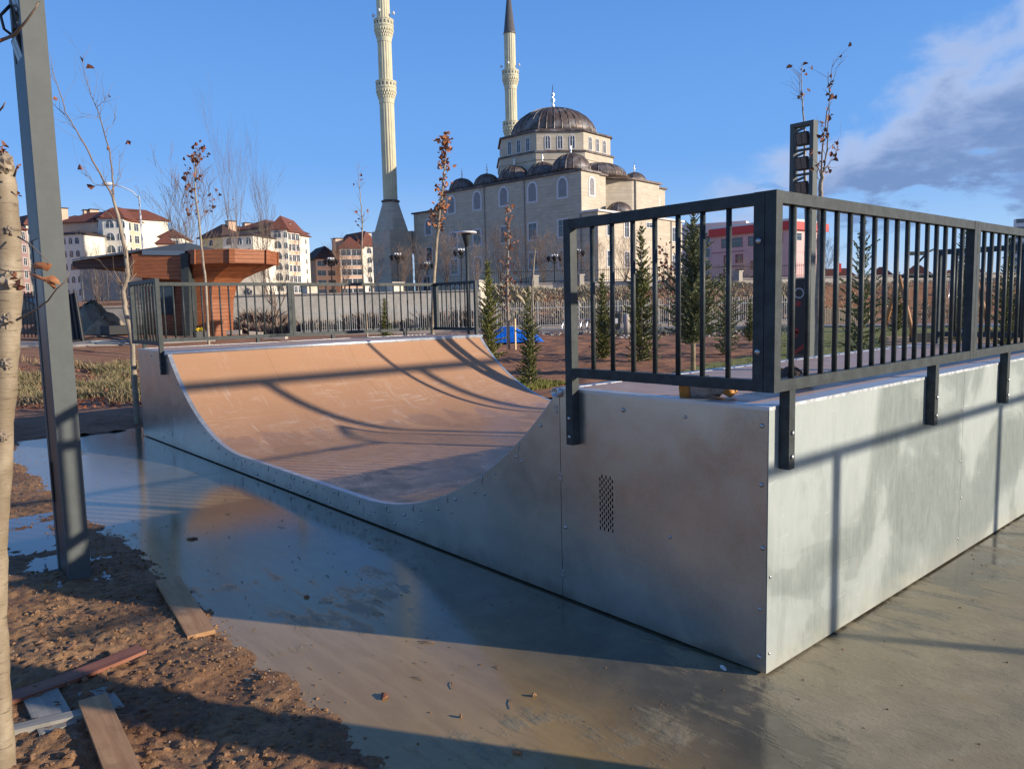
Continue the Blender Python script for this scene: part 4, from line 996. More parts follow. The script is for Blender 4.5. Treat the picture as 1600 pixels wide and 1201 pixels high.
sapling(795, 527, 28, [(795, 525), (793, 470), (793, 420), (795, 370), (795, 318)], [.05, .045, .035, .02, .006], [], 'narrow brown-leaved sapling rising behind the blue tarpaulin', leaves=110, lsz=.125, lm='leaf', twigs=34, seed=7, tl=.35, lrange=(.2, 1), stake=True)
sapling(836, 540, 24, [(832, 480), (832, 440), (835, 400), (837, 388)], [.03, .028, .022, .018], [([(837, 390, 0), (829, 384, 0), (822, 380, 0)], .014), ([(837, 390, 0), (845, 386, 0), (849, 380, 0)], .014), ([(837, 388, 0), (838, 375, 0)], .012)], 'pruned sapling ending in a forked crown behind the second spruce', twigs=4, seed=8)
sapling(1045, 512, 42, [(1045, 512), (1045, 470), (1044, 430), (1040, 388)], [.06, .05, .035, .01], [], 'small tree with rusty leaves in front of the sunlit stone wall', leaves=150, lsz=.2, lm='leafd', twigs=34, seed=9, tl=.9, lrange=(.25, 1))
sapling(1105, 512, 46, [(1109, 506), (1108, 470), (1107, 430)], [.06, .05, .02], [], 'bushy red-brown sapling below the pink school', leaves=90, lsz=.18, lm='leafd', twigs=26, seed=10, tl=.8, lrange=(.2, 1))
sapling(1277, 520, 9.5, [(1278, 520), (1279, 420), (1281, 320), (1283, 290), (1284, 270)], [.038, .034, .030, .028, .024],
        [([(1283, 272, 0), (1285, 230, 0), (1290, 190, .1), (1295, 160, .1), (1297, 120, .1), (1303, 92, .1)], .012), ([(1286, 272, 0), (1292, 235, .1), (1294, 200, .1), (1296, 150, .1), (1294, 112, .1)], .012),
         ([(1288, 268, 0), (1298, 252, 0), (1306, 248, 0), (1306, 240, 0)], .004), ([(1278, 280, 0), (1274, 265, 0)], .005), ([(1303, 120, .1), (1306, 108, .1)], .003)],
        'leafless pole-like tree with a few dry leaves beside the rear floodlight post', leaves=46, lsz=.07, lm='leafd', twigs=3, seed=11, tl=.3, lrange=(.93, 1))
sapling(1262, 520, 11, [(1262, 520), (1260, 400), (1257, 260), (1256, 192), (1253, 150), (1253, 98)], [.03, .026, .02, .012, .008, .003], [([(1255, 160, 0), (1250, 140, 0), (1249, 120, 0)], .004)],
        'second thin leafless tree whose tip shows above the rear floodlight post', leaves=10, lsz=.07, lm='leafd', twigs=7, seed=12, tl=.35, lrange=(.6, 1))
for i, (px, d, s, lab) in enumerate(((600, 26, 21, ''), (1280, 44, 22, ''), (1430, 44, 23, ''))): pass

# conifers
def conifer_mesh(name, h, r, seed, needle, dens=1.0, gap=.0, low=.005, sparse_top=.0, twist=1.0):
    rnd = random.Random(seed); b = MB(); tb = MB()
    tb.tube([(0, 0, -.1), (0, 0, h*.5), (0, 0, h)], [.018*h+.012, .012*h+.006, .004], 6)
    nl = int(26*h**.5*dens); k = 0
    for i in range(nl):
        f = i/nl; z = h*(low+(1-low)*f)
        R = r*((1-f)**.62*(1-.22*exp(-((f)/.10)**2))*(1+.16*nz(f*9, seed*3.3)))+.03
        if f > 1-sparse_top: R *= .8
        nb = max(4, int(10*dens*(1-f*.45)))
        if f > 1-sparse_top: nb = 4
        for j in range(nb):
            a = 2*pi*(j+rnd.random())/nb+k*1.3; k += 1
            ln = R*rnd.uniform(.45, 1.25)*(1+.5*nz(cos(a)*1.3+seed, sin(a)*1.3, z*1.2)); tilt = rnd.uniform(.05, .75)+.35*f
            d = Vector((cos(a), sin(a), tilt)).normalized(); p0 = Vector((0, 0, z+rnd.uniform(-.04, .04)*h*.3))
            tb.add([p0+Vector((0, 0, .006)), p0-Vector((0, 0, .006)), p0+d*ln], [(0, 1, 2)])
            side = Vector((-sin(a), cos(a), 0))
            ns = max(4, int(ln/.034))
            for q in range(ns):
                t = (q+.6)/ns; c = p0+d*ln*t
                for sgn in (-1, 1, 0):
                    tl = (.045+.13*ln*(1-t*.7))*rnd.uniform(.6, 1.2)
                    dd = (d*.7+side*sgn*.75+Vector((0, 0, rnd.uniform(-.2, .9)))).normalized()
                    if sgn == 0: dd = (d+Vector((0, 0, rnd.uniform(.1, .9)))).normalized(); tl *= .8
                    w = .013+.05*tl; pr = dd.cross(Vector((rnd.gauss(0, 1), rnd.gauss(0, 1), rnd.gauss(0, 1)))).normalized()*w
                    e = c+dd*tl
                    b.add([c-pr*.5, c+dd*tl*.4-pr, e, c+dd*tl*.4+pr], [(0, 1, 2, 3)])
    for j in range(5):
        p = Vector((0, 0, h*(1-.05*j))); 
        for a in range(4): dd = Vector((cos(a*1.57+j), sin(a*1.57+j), 1.2)).normalized(); b.add([p, p+dd*.06+Vector((.006, 0, 0)), p+dd*.11], [(0, 1, 2)])
    return tb, b
CT = {}
def conifer(kind, px, py, D0, ytop, label, wf=1.0, group=None):
    h0, r0, sd_, nd, kw = dict(full=(2.4, .50, 1, 'needle', dict(dens=1.0)), slim=(2.6, .42, 2, 'needle', dict(dens=.95, sparse_top=.3)),
                     blue=(3.0, .74, 3, 'needleb', dict(dens=1.1, low=.20, sparse_top=.1)), thin=(2.5, .62, 4, 'needleb', dict(dens=.62, sparse_top=.2)),
                     yellow=(2.6, .50, 5, 'needley', dict(dens=.95)))[kind]
    if kind not in CT:
        tb, b = conifer_mesh(kind, h0, r0, sd_, nd, **kw)
        tr = tb.build('trunk', M['bark'] if kind != 'blue' else M['birch']); fo = b.build('foliage', M[nd]); CT[kind] = (tr, fo, [0])
    tr, fo, used = CT[kind]
    p = at(px, py, D0); top = at(px, ytop, D0); g = th(p.x, p.y)+.05; s = (top.z-g)/h0
    t = thing('conifer', label, 'conifer', (p.x, p.y, g), group); t.scale = (s*wf*.88, s*wf*.88, s); t.rotation_euler = (0, 0, random.random()*6)
    if used[0] == 0: tr.parent = t; fo.parent = t; used[0] = 1
    else: inst(tr, t); inst(fo, t)
    return t
conifer('yellow', 765, 538, 21, 408, 'bushy green spruce just right of the far railing', .95)
conifer('slim', 827, 568, 15, 448, 'dark young spruce standing alone in the tilled bed before the tarpaulin', 1.0)
conifer('full', 942, 535, 22, 428, 'compact dark spruce seen between the first railing bars', .9)
conifer('slim', 1003, 545, 21, 352, 'tall spruce with a bare spiky leader before the sunlit stone wall', 1.0)
conifer('blue', 1083, 556, 17, 335, 'largest blue-green spruce with a bare lower trunk', .9)
conifer('thin', 1133, 535, 23, 412, 'sparse brownish spruce right of the largest spruce', 1.0)
conifer('full', 1172, 512, 30, 468, 'small round spruce half behind the sparse one', 1.0)
conifer('full', 602, 512, 32, 466, 'small spruce seen through the far railing', 1.0)
conifer('thin', 1345, 530, 21, 345, 'tall loose spruce right of the rear floodlight post', .85)
conifer('slim', 1499, 522, 26, 345, 'thin tall spruce behind the seam of the back railing', .7)
conifer('full', 1572, 520, 24, 372, 'dark spruce at the right end of the railing', .8)
conifer('full', 1400, 505, 34, 425, 'dark spruce near the red-roofed houses', 1.0)

# ---------------------------------------------------------------- ground cover
def blades(name, pts, m, hmin, hmax, w, lean, label, cat, seed=1, nper=1):
    rnd = random.Random(seed); b = MB(); vs = []; fs = []
    for (x, y, z) in pts:
        for k in range(nper):
            a = rnd.random()*6.28; h = rnd.uniform(hmin, hmax); l = rnd.uniform(0, lean)*h; bx = x+rnd.gauss(0, .02); by = y+rnd.gauss(0, .02)
            ca, sa = cos(a), sin(a); o = len(vs); ww = w*rnd.uniform(.6, 1.3); t = rnd.random()*6.28; cx, sx = cos(t)*ww, sin(t)*ww
            vs += [(bx-cx, by-sx, z-.01), (bx+cx, by+sx, z-.01), (bx+cx*.8+ca*l*.4, by+sx*.8+sa*l*.4, z+h*.6), (bx-cx*.8+ca*l*.4, by-sx*.8+sa*l*.4, z+h*.6), (bx+ca*l, by+sa*l, z+h)]
            fs += [(o, o+1, o+2, o+3), (o+3, o+2, o+4)]
    b.add(vs, fs); return tag(b.build(name, m), label, cat, kind='stuff')
rnd = random.Random(21)
def scatter(n, px0, px1, d0, d1, dens=None):
    out = []
    while len(out) < n:
        px = rnd.uniform(px0, px1); d = d0+(d1-d0)*rnd.random(); p = at(px, 500, d)
        if dens and dens(p.x, p.y) < rnd.random(): continue
        out.append((p.x, p.y, th(p.x, p.y)))
    return out
cl = lambda x, y: sm((nz(x*1.3, y*1.3, 3)+.10)*2.2)*(.25+.75*sm((nz(x*4, y*4, 9)+.3)*1.5))
blades('weeds', scatter(2700, -60, 262, 14.6, 20.6, cl), M['weed'], .05, .24, .012, 1.2, 'matted green and straw weeds on the bank left of the ramp', 'weeds', 2, 3)
blades('dead_weeds', scatter(2900, -60, 270, 14.2, 20.8, cl), M['weedb'], .04, .26, .008, 1.5, 'dead straw stalks tangled among the weeds', 'dead stalks', 3, 3)
# low dry leaves lying in the weeds
b = MB()
for x, y, z in scatter(1100, -60, 262, 13.5, 20): leaf_card(b, (x, y, z+.03), (rnd.gauss(0, 1), rnd.gauss(0, 1), .1), rnd.uniform(.04, .10), rnd)
tag(b.build('fallen_leaves', M['leafd']), 'fallen brown leaves scattered through the weeds', 'leaves', kind='stuff')
pts = []
for i in range(9000):
    if i % 3 == 0: x = -8.9-rnd.random()*1.6; y = 6.05+rnd.random()*1.9
    else:
        px = rnd.uniform(1030, 1600); d = rnd.uniform(13, 34); p = at(px, 500, d); x, y = p.x, p.y
        if px < 1180+(d-20)*2 and y < 0: continue
    pts.append((x, y, th(x, y)+.07))
def on_lawn(x, y):
    if x < -8 and y < 8: return True
    v = Vector((x-CAM.x, y-CAM.y, 0)); l = v.dot(Vector((FW.y, -FW.x, 0))); d = v.dot(FW); px = 800+FPX*l/d
    return px > (1010+(d-14)*22 if d < 22 else 1185)
pts = [p for p in pts if on_lawn(p[0], p[1])]
blades('grass', pts, M['grass'], .03, .09, .006, .8, 'short green grass beside the rear platform', 'grass', 4, 4)
# dry brush against the wall and the bank behind the pale fence
def brush(name, n, px0, px1, d0, d1, hmin, hmax, m, label, seed, w=.012):
    r = random.Random(seed); b = MB(); vs = []; fs = []
    for i in range(n):
        px = r.uniform(px0, px1); d = r.uniform(d0, d1); p = at(px, 500, d); z = th(p.x, p.y)
        h = r.uniform(hmin, hmax)*(.25+1.3*abs(nz(p.x*.35, p.y*.35, seed))); o = len(vs)
        dx, dy = r.gauss(0, .35)*h, r.gauss(0, .35)*h; t = r.random()*6.28; cx, sx = cos(t)*w, sin(t)*w
        vs += [(p.x-cx, p.y-sx, z-.05), (p.x+cx, p.y+sx, z-.05), (p.x+dx*.5, p.y+dy*.5, z+h*.6), (p.x+dx, p.y+dy, z+h), (p.x+dx*.1, p.y+dy*1.2, z+h*.85)]
        fs += [(0+o, 1+o, 2+o), (2+o, 3+o, 0+o), (2+o, 4+o, 1+o)]
    return tag(b.add(vs, fs).build(name, m), label, 'brush', kind='stuff')
brush('dry_brush', 10000, 360, 760, 47.3, 51.2, .3, 1.7, M['twigr'], 'brown leafless brush growing against the pale retaining wall', 1, .014)
brush('dry_grass_bank', 16000, 735, 1270, 51.3, 57, .25, .75, M['dryg'], 'straw coloured grass covering the bank behind the pale fence', 2, .02)
brush('dry_brush', 6000, 735, 1270, 47.5, 52.5, .3, 1.2, M['twigr'], 'dark leafless brush just behind the pale picket fence', 3, .014)
brush('dry_grass_bank', 4000, 1270, 1640, 50, 57, .2, .5, M['dryg'], 'straw coloured grass on the bank beyond the playground', 4, .02)
b = MB()
for i in range(260):
    px = rnd.uniform(600, 1250); 
    if 1 and px < 940: d = rnd.uniform(37, 41)
    else: d = rnd.uniform(34, 38)
    p = at(px, 512, d); z = th(p.x, p.y)+.05; r_ = rnd.uniform(.05, .13); rock(b, p.x, p.y, z, r_)
tag(b.build('border_stones', M['kerb']), 'pale stones edging the bed along the path', 'stones', kind='stuff')
b = MB(); r = random.Random(9)
for i in range(150):
    px = r.uniform(950, 1240); p = at(px, 519, r.uniform(35.5, 37.5)); z = th(p.x, p.y)+.1
    for k in range(26):
        d = Vector((r.gauss(0, 1), r.gauss(0, 1), abs(r.gauss(0, 1)))).normalized(); q = Vector((p.x, p.y, z)); o = d.orthogonal()*.02
        b.add([q-o, q+o, q+d*r.uniform(.15, .38)], [(0, 1, 2)])
tag(b.build('lavender_border', mat('grey_green_leaf', col=(.20, .22, .20), rough=.8)), 'low grey-green planting along the path', 'planting', kind='stuff')

# ---------------------------------------------------------------- pale picket fence and walls behind
def fence_line(pts, hgt, pitch, m, label, name='picket_fence', pw=.022, post_every=2.4, zoff=.0, rails=(.16, .78)):
    A = Vector(pts[0]); B = Vector(pts[-1]); t = thing(name, label, 'fence', (A.x, A.y, 0))
    pk = MB(); pos = MB(); acc = 0.0; k = 0
    for i in range(len(pts)-1):
        a, e = Vector(pts[i]), Vector(pts[i+1]); a.z = e.z = 0; ln = (e-a).length; n = int(ln/pitch); d = (e-a)/n; nn = Vector((-d.y, d.x, 0)).normalized()
        za, ze = th(a.x, a.y)+zoff, th(e.x, e.y)+zoff
        for r_ in rails:
            rb = MB(); rb.bar(a-A.xy.to_3d()+Vector((0, 0, za+hgt*r_)), e-A.xy.to_3d()+Vector((0, 0, ze+hgt*r_)), .03, .035); rb.build('rail', m, t)
        for j in range(n+1):
            p = a+d*j; z = za+(ze-za)*j/n; q = p-A.xy.to_3d()
            pk.bar(q+Vector((0, 0, z+.04)), q+Vector((0, 0, z+hgt)), pw, pw, up=nn)
            acc += pitch
            if acc > post_every:
                acc = 0; pb_ = MB(); pb_.bar(q+Vector((0, 0, z-.1)), q+Vector((0, 0, z+hgt*1.0)), .06, .06, up=nn); pb_.build('post', m, t)
    tag(pk.build('pickets', m, t), kind='stuff'); return t
fence_line([at(px, 500, 46.4) for px in (470, 620, 760, 905, 1050, 1232)], 1.72, .13, M['fence'], 'long pale steel picket fence across the back of the garden')
def wall(pts, z0, z1, thk, m, name, label, cat='wall', cap=None):
    A = Vector(pts[0]); t = thing(name, label, cat, (A.x, A.y, 0)); b = MB(); cb = MB()
    for i in range(len(pts)-1):
        a, e = Vector(pts[i]), Vector(pts[i+1]); o = Vector((A.x, A.y, 0)); a.z = e.z = 0
        d = (e-a).normalized(); nn = Vector((-d.y, d.x, 0)); q = [a-nn*thk/2, e-nn*thk/2, e+nn*thk/2, a+nn*thk/2]
        b.prism([(p.x-o.x, p.y-o.y) for p in q], z0, z1)
        q = [a-nn*thk*.7, e-nn*thk*.7, e+nn*thk*.7, a+nn*thk*.7]; cb.prism([(p.x-o.x, p.y-o.y) for p in q], z1, z1+.10)
    b.build('wall_body', m, t)
    if cap: cb.build('coping', cap, t)
    return t
wall([at(px, 480, 51.6) for px in (318, 450, 600, 752)], -.2, 2.75, .35, M['wallc'], 'retaining_wall', 'pale stained retaining wall behind the far railing', cap=M['kerb'])
wall([at(px, 480, 47) for px in (128, 235, 330)], .2, 2.15, .35, M['wallg'], 'garden_wall', 'grey concrete wall behind the dirt pile', cap=M['kerb'])
for px in (486, 618, 751):
    t = thing('gate_pillar', {486: 'leftmost pale pillar rising above the retaining wall', 618: 'pale pillar on the retaining wall in front of the minaret foot', 751: 'pale pillar at the right end of the retaining wall'}[px], 'pillar', at(px, 480, 52.2).xy.to_3d())
    b = MB(); b.box(-.42, .42, -.42, .42, 0, 3.35); b.build('pillar_shaft', M['wallc'], t); b = MB(); b.box(-.5, .5, -.5, .5, 3.35, 3.5); b.build('pillar_cap', M['kerb'], t)
wall([at(px, 460, 60) for px in (752, 900, 1060, 1270, 1480, 1640)], 2.4, 3.35, .3, M['wallc'], 'boundary_wall', 'long low cream wall at the foot of the stone building', cap=M['kerb'])
for k, px in enumerate((835, 906, 1000, 1072, 1153)):
    t = thing('wall_pillar', ['cream pillar on the low wall behind the narrow brown sapling', 'cream pillar on the low wall under the corner of the stone building', 'cream pillar on the low wall behind the spiky spruce', 'cream pillar on the low wall behind the largest spruce', 'cream pillar on the low wall before the pink school'][k], 'pillar', at(px, 460, 59.6).xy.to_3d())
    b = MB(); b.box(-.25, .25, -.25, .25, 2.4, 3.95); b.build('pillar_shaft', M['wallg'], t); b = MB(); b.box(-.3, .3, -.3, .3, 3.95, 4.03); b.build('pillar_cap', M['kerb'], t)
def rail_fence(pts, z0, h, m, label, pitch=.16):
    A = Vector(pts[0]); t = thing('iron_fence', label, 'fence', (A.x, A.y, 0)); o = Vector((A.x, A.y, 0)); pk = MB()
    for i in range(len(pts)-1):
        a, e = Vector(pts[i]).xy.to_3d()-o, Vector(pts[i+1]).xy.to_3d()-o; n = int((e-a).length/pitch)
        for zz in (z0+.12, z0+h-.1): rb = MB(); rb.bar(a+Vector((0, 0, zz)), e+Vector((0, 0, zz)), .04); rb.build('rail', m, t)
        for j in range(n+1): q = a.lerp(e, j/n); pk.bar(q+Vector((0, 0, z0)), q+Vector((0, 0, z0+h+.12*(abs(sin(j*.25))))), .022)
    tag(pk.build('pickets', m, t), kind='stuff')
rail_fence([at(px, 460, 60) for px in (752, 900, 1060, 1280)], 3.45, 1.0, M['fdark'], 'thin dark iron fence on top of the low cream wall')
rail_fence([at(px, 460, 47) for px in (128, 235, 330)], 2.25, .45, M['fdark'], 'low dark railing on the grey concrete wall')

# ---------------------------------------------------------------- the mosque
_o = at(908, 268.6, 100); MO = Vector((_o.x, _o.y, 0)); MA = radians(7.148); BASE = 2.4
MT = Matrix.Translation(MO) @ Matrix.Rotation(MA, 4, 'Z')
def mthing(name, label, cat, x=0, y=0):
    t = thing(name, label, cat); t.matrix_world = MT @ Matrix.Translation((x, y, 0)); t.location = (MT @ Vector((x, y, 0))); t.rotation_euler = (0, 0, MA); return t
mos = mthing('mosque', 'domed stone mosque with five small domes and a great central dome', 'mosque')
def mp(b, name, m, parent=mos): return b.build(name, m, parent)
b = MB(); b.prism([(-26.33, 0), (0, 0), (0, 4), (-.5, 4.1), (-.5, 6.2), (-3.0, 6.5), (-3, 7.4), (.2, 11.6), (.4, 12), (.4, 18.6), (-1.5, 18.7), (-1.5, 23.5), (-26.33, 23.5)], BASE, 18.9); mp(b, 'wall', M['stone'])
b = MB(); b.prism([(-26.6, -.3), (.3, -.3), (.3, 4.2), (-.2, 4.4), (-.2, 6.4), (-2.7, 6.8), (-2.7, 7.2), (.5, 11.3), (.75, 11.8), (.75, 18.9), (-1.2, 19), (-1.2, 23.8), (-26.6, 23.8)], 18.9, 19.15); mp(b, 'cornice', M['lead'])
b = MB(); b.box(-32.97, -26.34, .02, 16, BASE, 16.5); mp(b, 'wall', M['stone'])
b = MB(); b.box(-33.2, -26.34, -.3, 16.3, 16.5, 16.72); mp(b, 'cornice', M['lead'])
b = MB(); b.box(.001, 2.55, .01, 21.5, BASE, 13.5); mp(b, 'wall', M['stone'])
b = MB(); b.box(.41, 2.85, -.3, 21.8, 13.5, 13.75); b.box(.0, .41, -.3, 12, 13.5, 13.75); mp(b, 'cornice', M['stonew'])
for x, z0, z1 in ((-17.35, BASE, 18.9), (-9.7, BASE, 18.9), (-.15, BASE, 13.4)):
    b = MB(); b.tube([(x, -.1, z0), (x, -.1, z1)], .07, 6); mp(b, 'downpipe', M['wallg'])
for y, z1 in ((14.2, 13.4), (18.2, 13.4)):
    b = MB(); b.tube([(2.68, y, BASE), (2.68, y, z1)], .07, 6); mp(b, 'downpipe', M['wallg'])
b = MB(); b.tube([(.5, 12.1, 13.8), (.5, 12.1, 18.9)], .12, 6); mp(b, 'downpipe', M['wallg'])
def arch_poly(w, h, n=8):                      # x,z outline, base centre at 0,0
    pts = [(-w/2, 0), (w/2, 0), (w/2, h-w/2)]
    for i in range(1, n): a = pi*i/n; pts.append((w/2*cos(a), h-w/2+w/2*sin(a)*1.15))
    pts.append((-w/2, h-w/2)); return pts
def win(parent, P, nrm, w, h, arched, fr=.22, lattice=False, gm_='glass', fm='stonew', mull=True, name='window', proud=.06):
    """P: centre of the sill on the wall plane (local to parent); nrm: outward normal (xy)"""
    nx, ny = nrm; tx, ty = -ny, nx
    if abs(nx)+abs(ny) == 0: return
    def L3(u, z, d): return (P[0]+tx*u+nx*d, P[1]+ty*u+ny*d, P[2]+z)
    o = arch_poly(w+2*fr, h+1.6*fr) if arched else [(-w/2-fr, 0), (w/2+fr, 0), (w/2+fr, h+1.6*fr), (-w/2-fr, h+1.6*fr)]
    ii = arch_poly(w, h) if arched else [(-w/2, 0), (w/2, 0), (w/2, h), (-w/2, h)]
    o = [(u, z-fr*.8) for u, z in o]; n = len(o); b = MB()
    vs = [L3(u, z, proud) for u, z in o]+[L3(u, z, proud) for u, z in ii]+[L3(u, z, 0) for u, z in o]+[L3(u, z, .012) for u, z in ii]
    fs = [(k, (k+1) % n, n+(k+1) % n, n+k) for k in range(n)]+[(k, 2*n+k, 2*n+(k+1) % n, (k+1) % n) for k in range(n)]+[(n+k, n+(k+1) % n, 3*n+(k+1) % n, 3*n+k) for k in range(n)]
    b.add(vs, fs); f = b.build(name, M[fm], parent)
    b = MB(); b.add([L3(u, z, .014) for u, z in ii], [tuple(range(n))]); b.build('pane', M[gm_], f)
    if lattice or mull:
        b = MB()
        if lattice:
            st = w/5; 
            for k in range(-8, 16):
                for s in (-1, 1):
                    u0, z0 = -w/2, k*st*1.0
                    # diagonal bar clipped to the rectangle
                    pa = None; seg = []
                    for q in range(21):
                        u = -w/2+w*q/20; z = z0+s*(u+w/2)
                        top = h-w/2+sqrt(max(0, w*w/4-u*u))
                        if 0 <= z <= top: seg.append((u, z))
                    if len(seg) > 1: b.bar(L3(*seg[0], .03), L3(*seg[-1], .03), .07, .03)
        else:
            b.bar(L3(0, 0, .028), L3(0, h if not arched else h*1.02, .028), .05, .028); b.bar(L3(-w/2, h*.66, .028), L3(w/2, h*.66, .028), .05, .028)
        b.build('lattice' if lattice else 'mullion', M['wframe'] if not lattice else M['stonew'], f)
    return f
S_ = (0, -1); E_ = (1, 0)
for x in (-24.3, -18.85, -13.6, -8.3, -3.07): win(mos, (x, 0, 15.9), S_, 1.35, 2.3, True, .32, lattice=True)
for x in (-24.0, -19.0, -13.6, -8.35, -3.1):
    win(mos, (x, 0, 10.75), S_, 1.4, 2.15, False, .26); win(mos, (x, 0, 6.75), S_, 1.4, 2.15, False, .26)
    if x > -4 or x < -23: win(mos, (x, 0, 3.3), S_, 1.25, 1.6, False, .22)
win(mos, (-29.6, .02, 13.1), S_, 1.25, 2.1, True, .28, lattice=True); win(mos, (-29.6, .02, 9.1), S_, 1.25, 1.95, False, .22); win(mos, (-30.4, .02, 4.4), S_, 1.5, 2.2, False, .22)
win(mos, (0, 2.3, 16.0), E_, 1.0, 2.1, True, .28, lattice=True); win(mos, (-1.5, 21.2, 15.6), E_, 1.0, 2.1, True, .28, lattice=True)
for y in (2.5, 6.6, 19.1):
    win(mos, (2.55, y, 10.6), E_, 1.0, 1.95, False, .22); win(mos, (2.55, y, 6.6), E_, 1.0, 1.95, False, .22); win(mos, (2.55, y, 3.2), E_, 1.0, 1.5, False, .22)
win(mos, (2.55, 12.3, 12.2), E_, 1.4, .6, False, .15)
def dome(parent, x, y, z, r, hh, drum, n=28, seams=16, finial=.9, drum_m='lead', name='dome'):
    b = MB(); prof_ = []
    if drum > 0: prof_ += [(r*1.06, -drum), (r*1.06, -.05), (r*1.1, 0)]
    for i in range(0, 11): a = pi/2*i/10; prof_.append((max(.02, r*cos(a)), hh*sin(a)))
    b.lathe(prof_, n, (0, 0, 0)); o = b.build(name, M['lead'], parent, (x, y, z))
    b = MB()
    for k in range(seams):                      # standing seams of the sheet covering
        a = 2*pi*k/seams; pts = [(r*1.004*cos(t)*cos(a), r*1.004*cos(t)*sin(a), hh*1.004*sin(t)) for t in [pi/2*i/7*.97 for i in range(8)]]
        b.tube(pts, .03+.004*r, 3, smooth=False)
    tag(b.build('seams', M['lead'], o), kind='stuff')
    if finial:
        b = MB(); f = finial
        b.lathe([(.05*f, 0), (.16*f, .2*f), (.06*f, .4*f), (.2*f, .62*f), (.05*f, .85*f), (.14*f, 1.0*f), (.04*f, 1.2*f), (.02*f, 1.7*f)], 8, (0, 0, hh)); b.build('finial', M['metal'], o)
    return o
for x, r in ((-24.9, 2.0), (-19.6, 2.0), (-14.1, 2.45), (-8.9, 2.2), (-3.9, 2.7)): dome(mos, x, 3.0, 19.6, r, r*.88, .5)
dome(mos, -29.3, 3.5, 16.9, 1.9, 1.6, .4); dome(mos, -33.6, 5.5, 14.2, 2.2, 1.9, .5)
dome(mos, -2.6, 16.6, 19.4, 1.75, 1.45, .4, seams=12); dome(mos, 1.2, 6.8, 13.8, 1.8, 1.55, .3, seams=12, finial=0)
dome(mos, -3.7, 9.0, 19.2, 4.1, 2.2, .2, seams=20, finial=0)
DX, DY = -14, 12
def octa(r, z0, z1, m, name, r2=None, rot=22.5):
    b = MB(); a0 = radians(rot); b.lathe([(r, z0), (r2 or r, z1)], 8, (0, 0, 0), smooth=False, a0=a0); return b.build(name, m, mos, (DX, DY, 0))
octa(9.6, 18.9, 22.2, M['stone'], 'drum', 9.0); octa(9.15, 22.2, 23.2, M['stone'], 'drum', 9.15); octa(9.35, 23.2, 23.45, M['lead'], 'cornice')
octa(8.75, 23.45, 26.1, M['stone'], 'drum'); octa(9.1, 26.1, 26.35, M['lead'], 'cornice', 9.0); octa(9.0, 26.35, 27.0, M['lead'], 'dome_skirt', 6.7)
dome(mos, DX, DY, 26.85, 6.55, 4.35, 0, 40, 36, 2.1)
for k in range(8):
    a = radians(45*k-90); ap = 8.75*cos(radians(22.5)); n_ = (cos(a), sin(a))
    for u in (-1.75, 0, 1.75): win(mos, (DX+n_[0]*ap-n_[1]*u, DY+n_[1]*ap+n_[0]*u, 23.75), n_, .62, 1.75, True, .12, mull=True)
# arched link to the minaret
b = MB(); o = [(-35.4, 0), (-32.98, 0)]
ax0, ax1, az0, az1 = -35.0, -33.0, BASE, 11.0
aw = arch_poly(2.0, 8.3, 10)
outer = [(-1.2, 0), (1.2, 0), (1.2, 11.6), (-1.2, 11.6)]
vs = []; n = 12
def ray_out(u, z):                              # where the ray from the arch centre meets the outer rectangle
    c = (0, 5.5); dx, dz = u-c[0], z-c[1]; k = min((1.2/abs(dx)) if abs(dx) > 1e-6 else 99, ((11.6-5.5)/dz) if dz > 1e-6 else ((5.5)/-dz if dz < -1e-6 else 99)); return (c[0]+dx*k, c[1]+dz*k)
ol = [ray_out(u, z) for u, z in aw]; n = len(aw)
for y in (.0, 1.2):
    vs += [(-34.18+u, y, BASE+z) for u, z in aw]+[(-34.18+u, y, BASE+z) for u, z in ol]
fs = [(k, n+k, n+(k+1) % n, (k+1) % n) for k in range(n) if k != 0]+[(2*n+k, 2*n+(k+1) % n, 3*n+(k+1) % n, 3*n+k) for k in range(n) if k != 0]+[(k, (k+1) % n, 2*n+(k+1) % n, 2*n+k) for k in range(n) if k != 0]+[(n+k, 3*n+k, 3*n+(k+1) % n, n+(k+1) % n) for k in range(n)]
b.add(vs, fs); mp(b, 'arch', M['stone'])
b = MB(); b.box(-35.38, -32.98, 8.0, 8.4, BASE, 9.4); mp(b, 'portico_wall', M['cream'])
b = MB(); b.box(-35.1, -33.3, 7.9, 7.99, BASE+.1, BASE+3.4); mp(b, 'portico_opening', M['glass'])

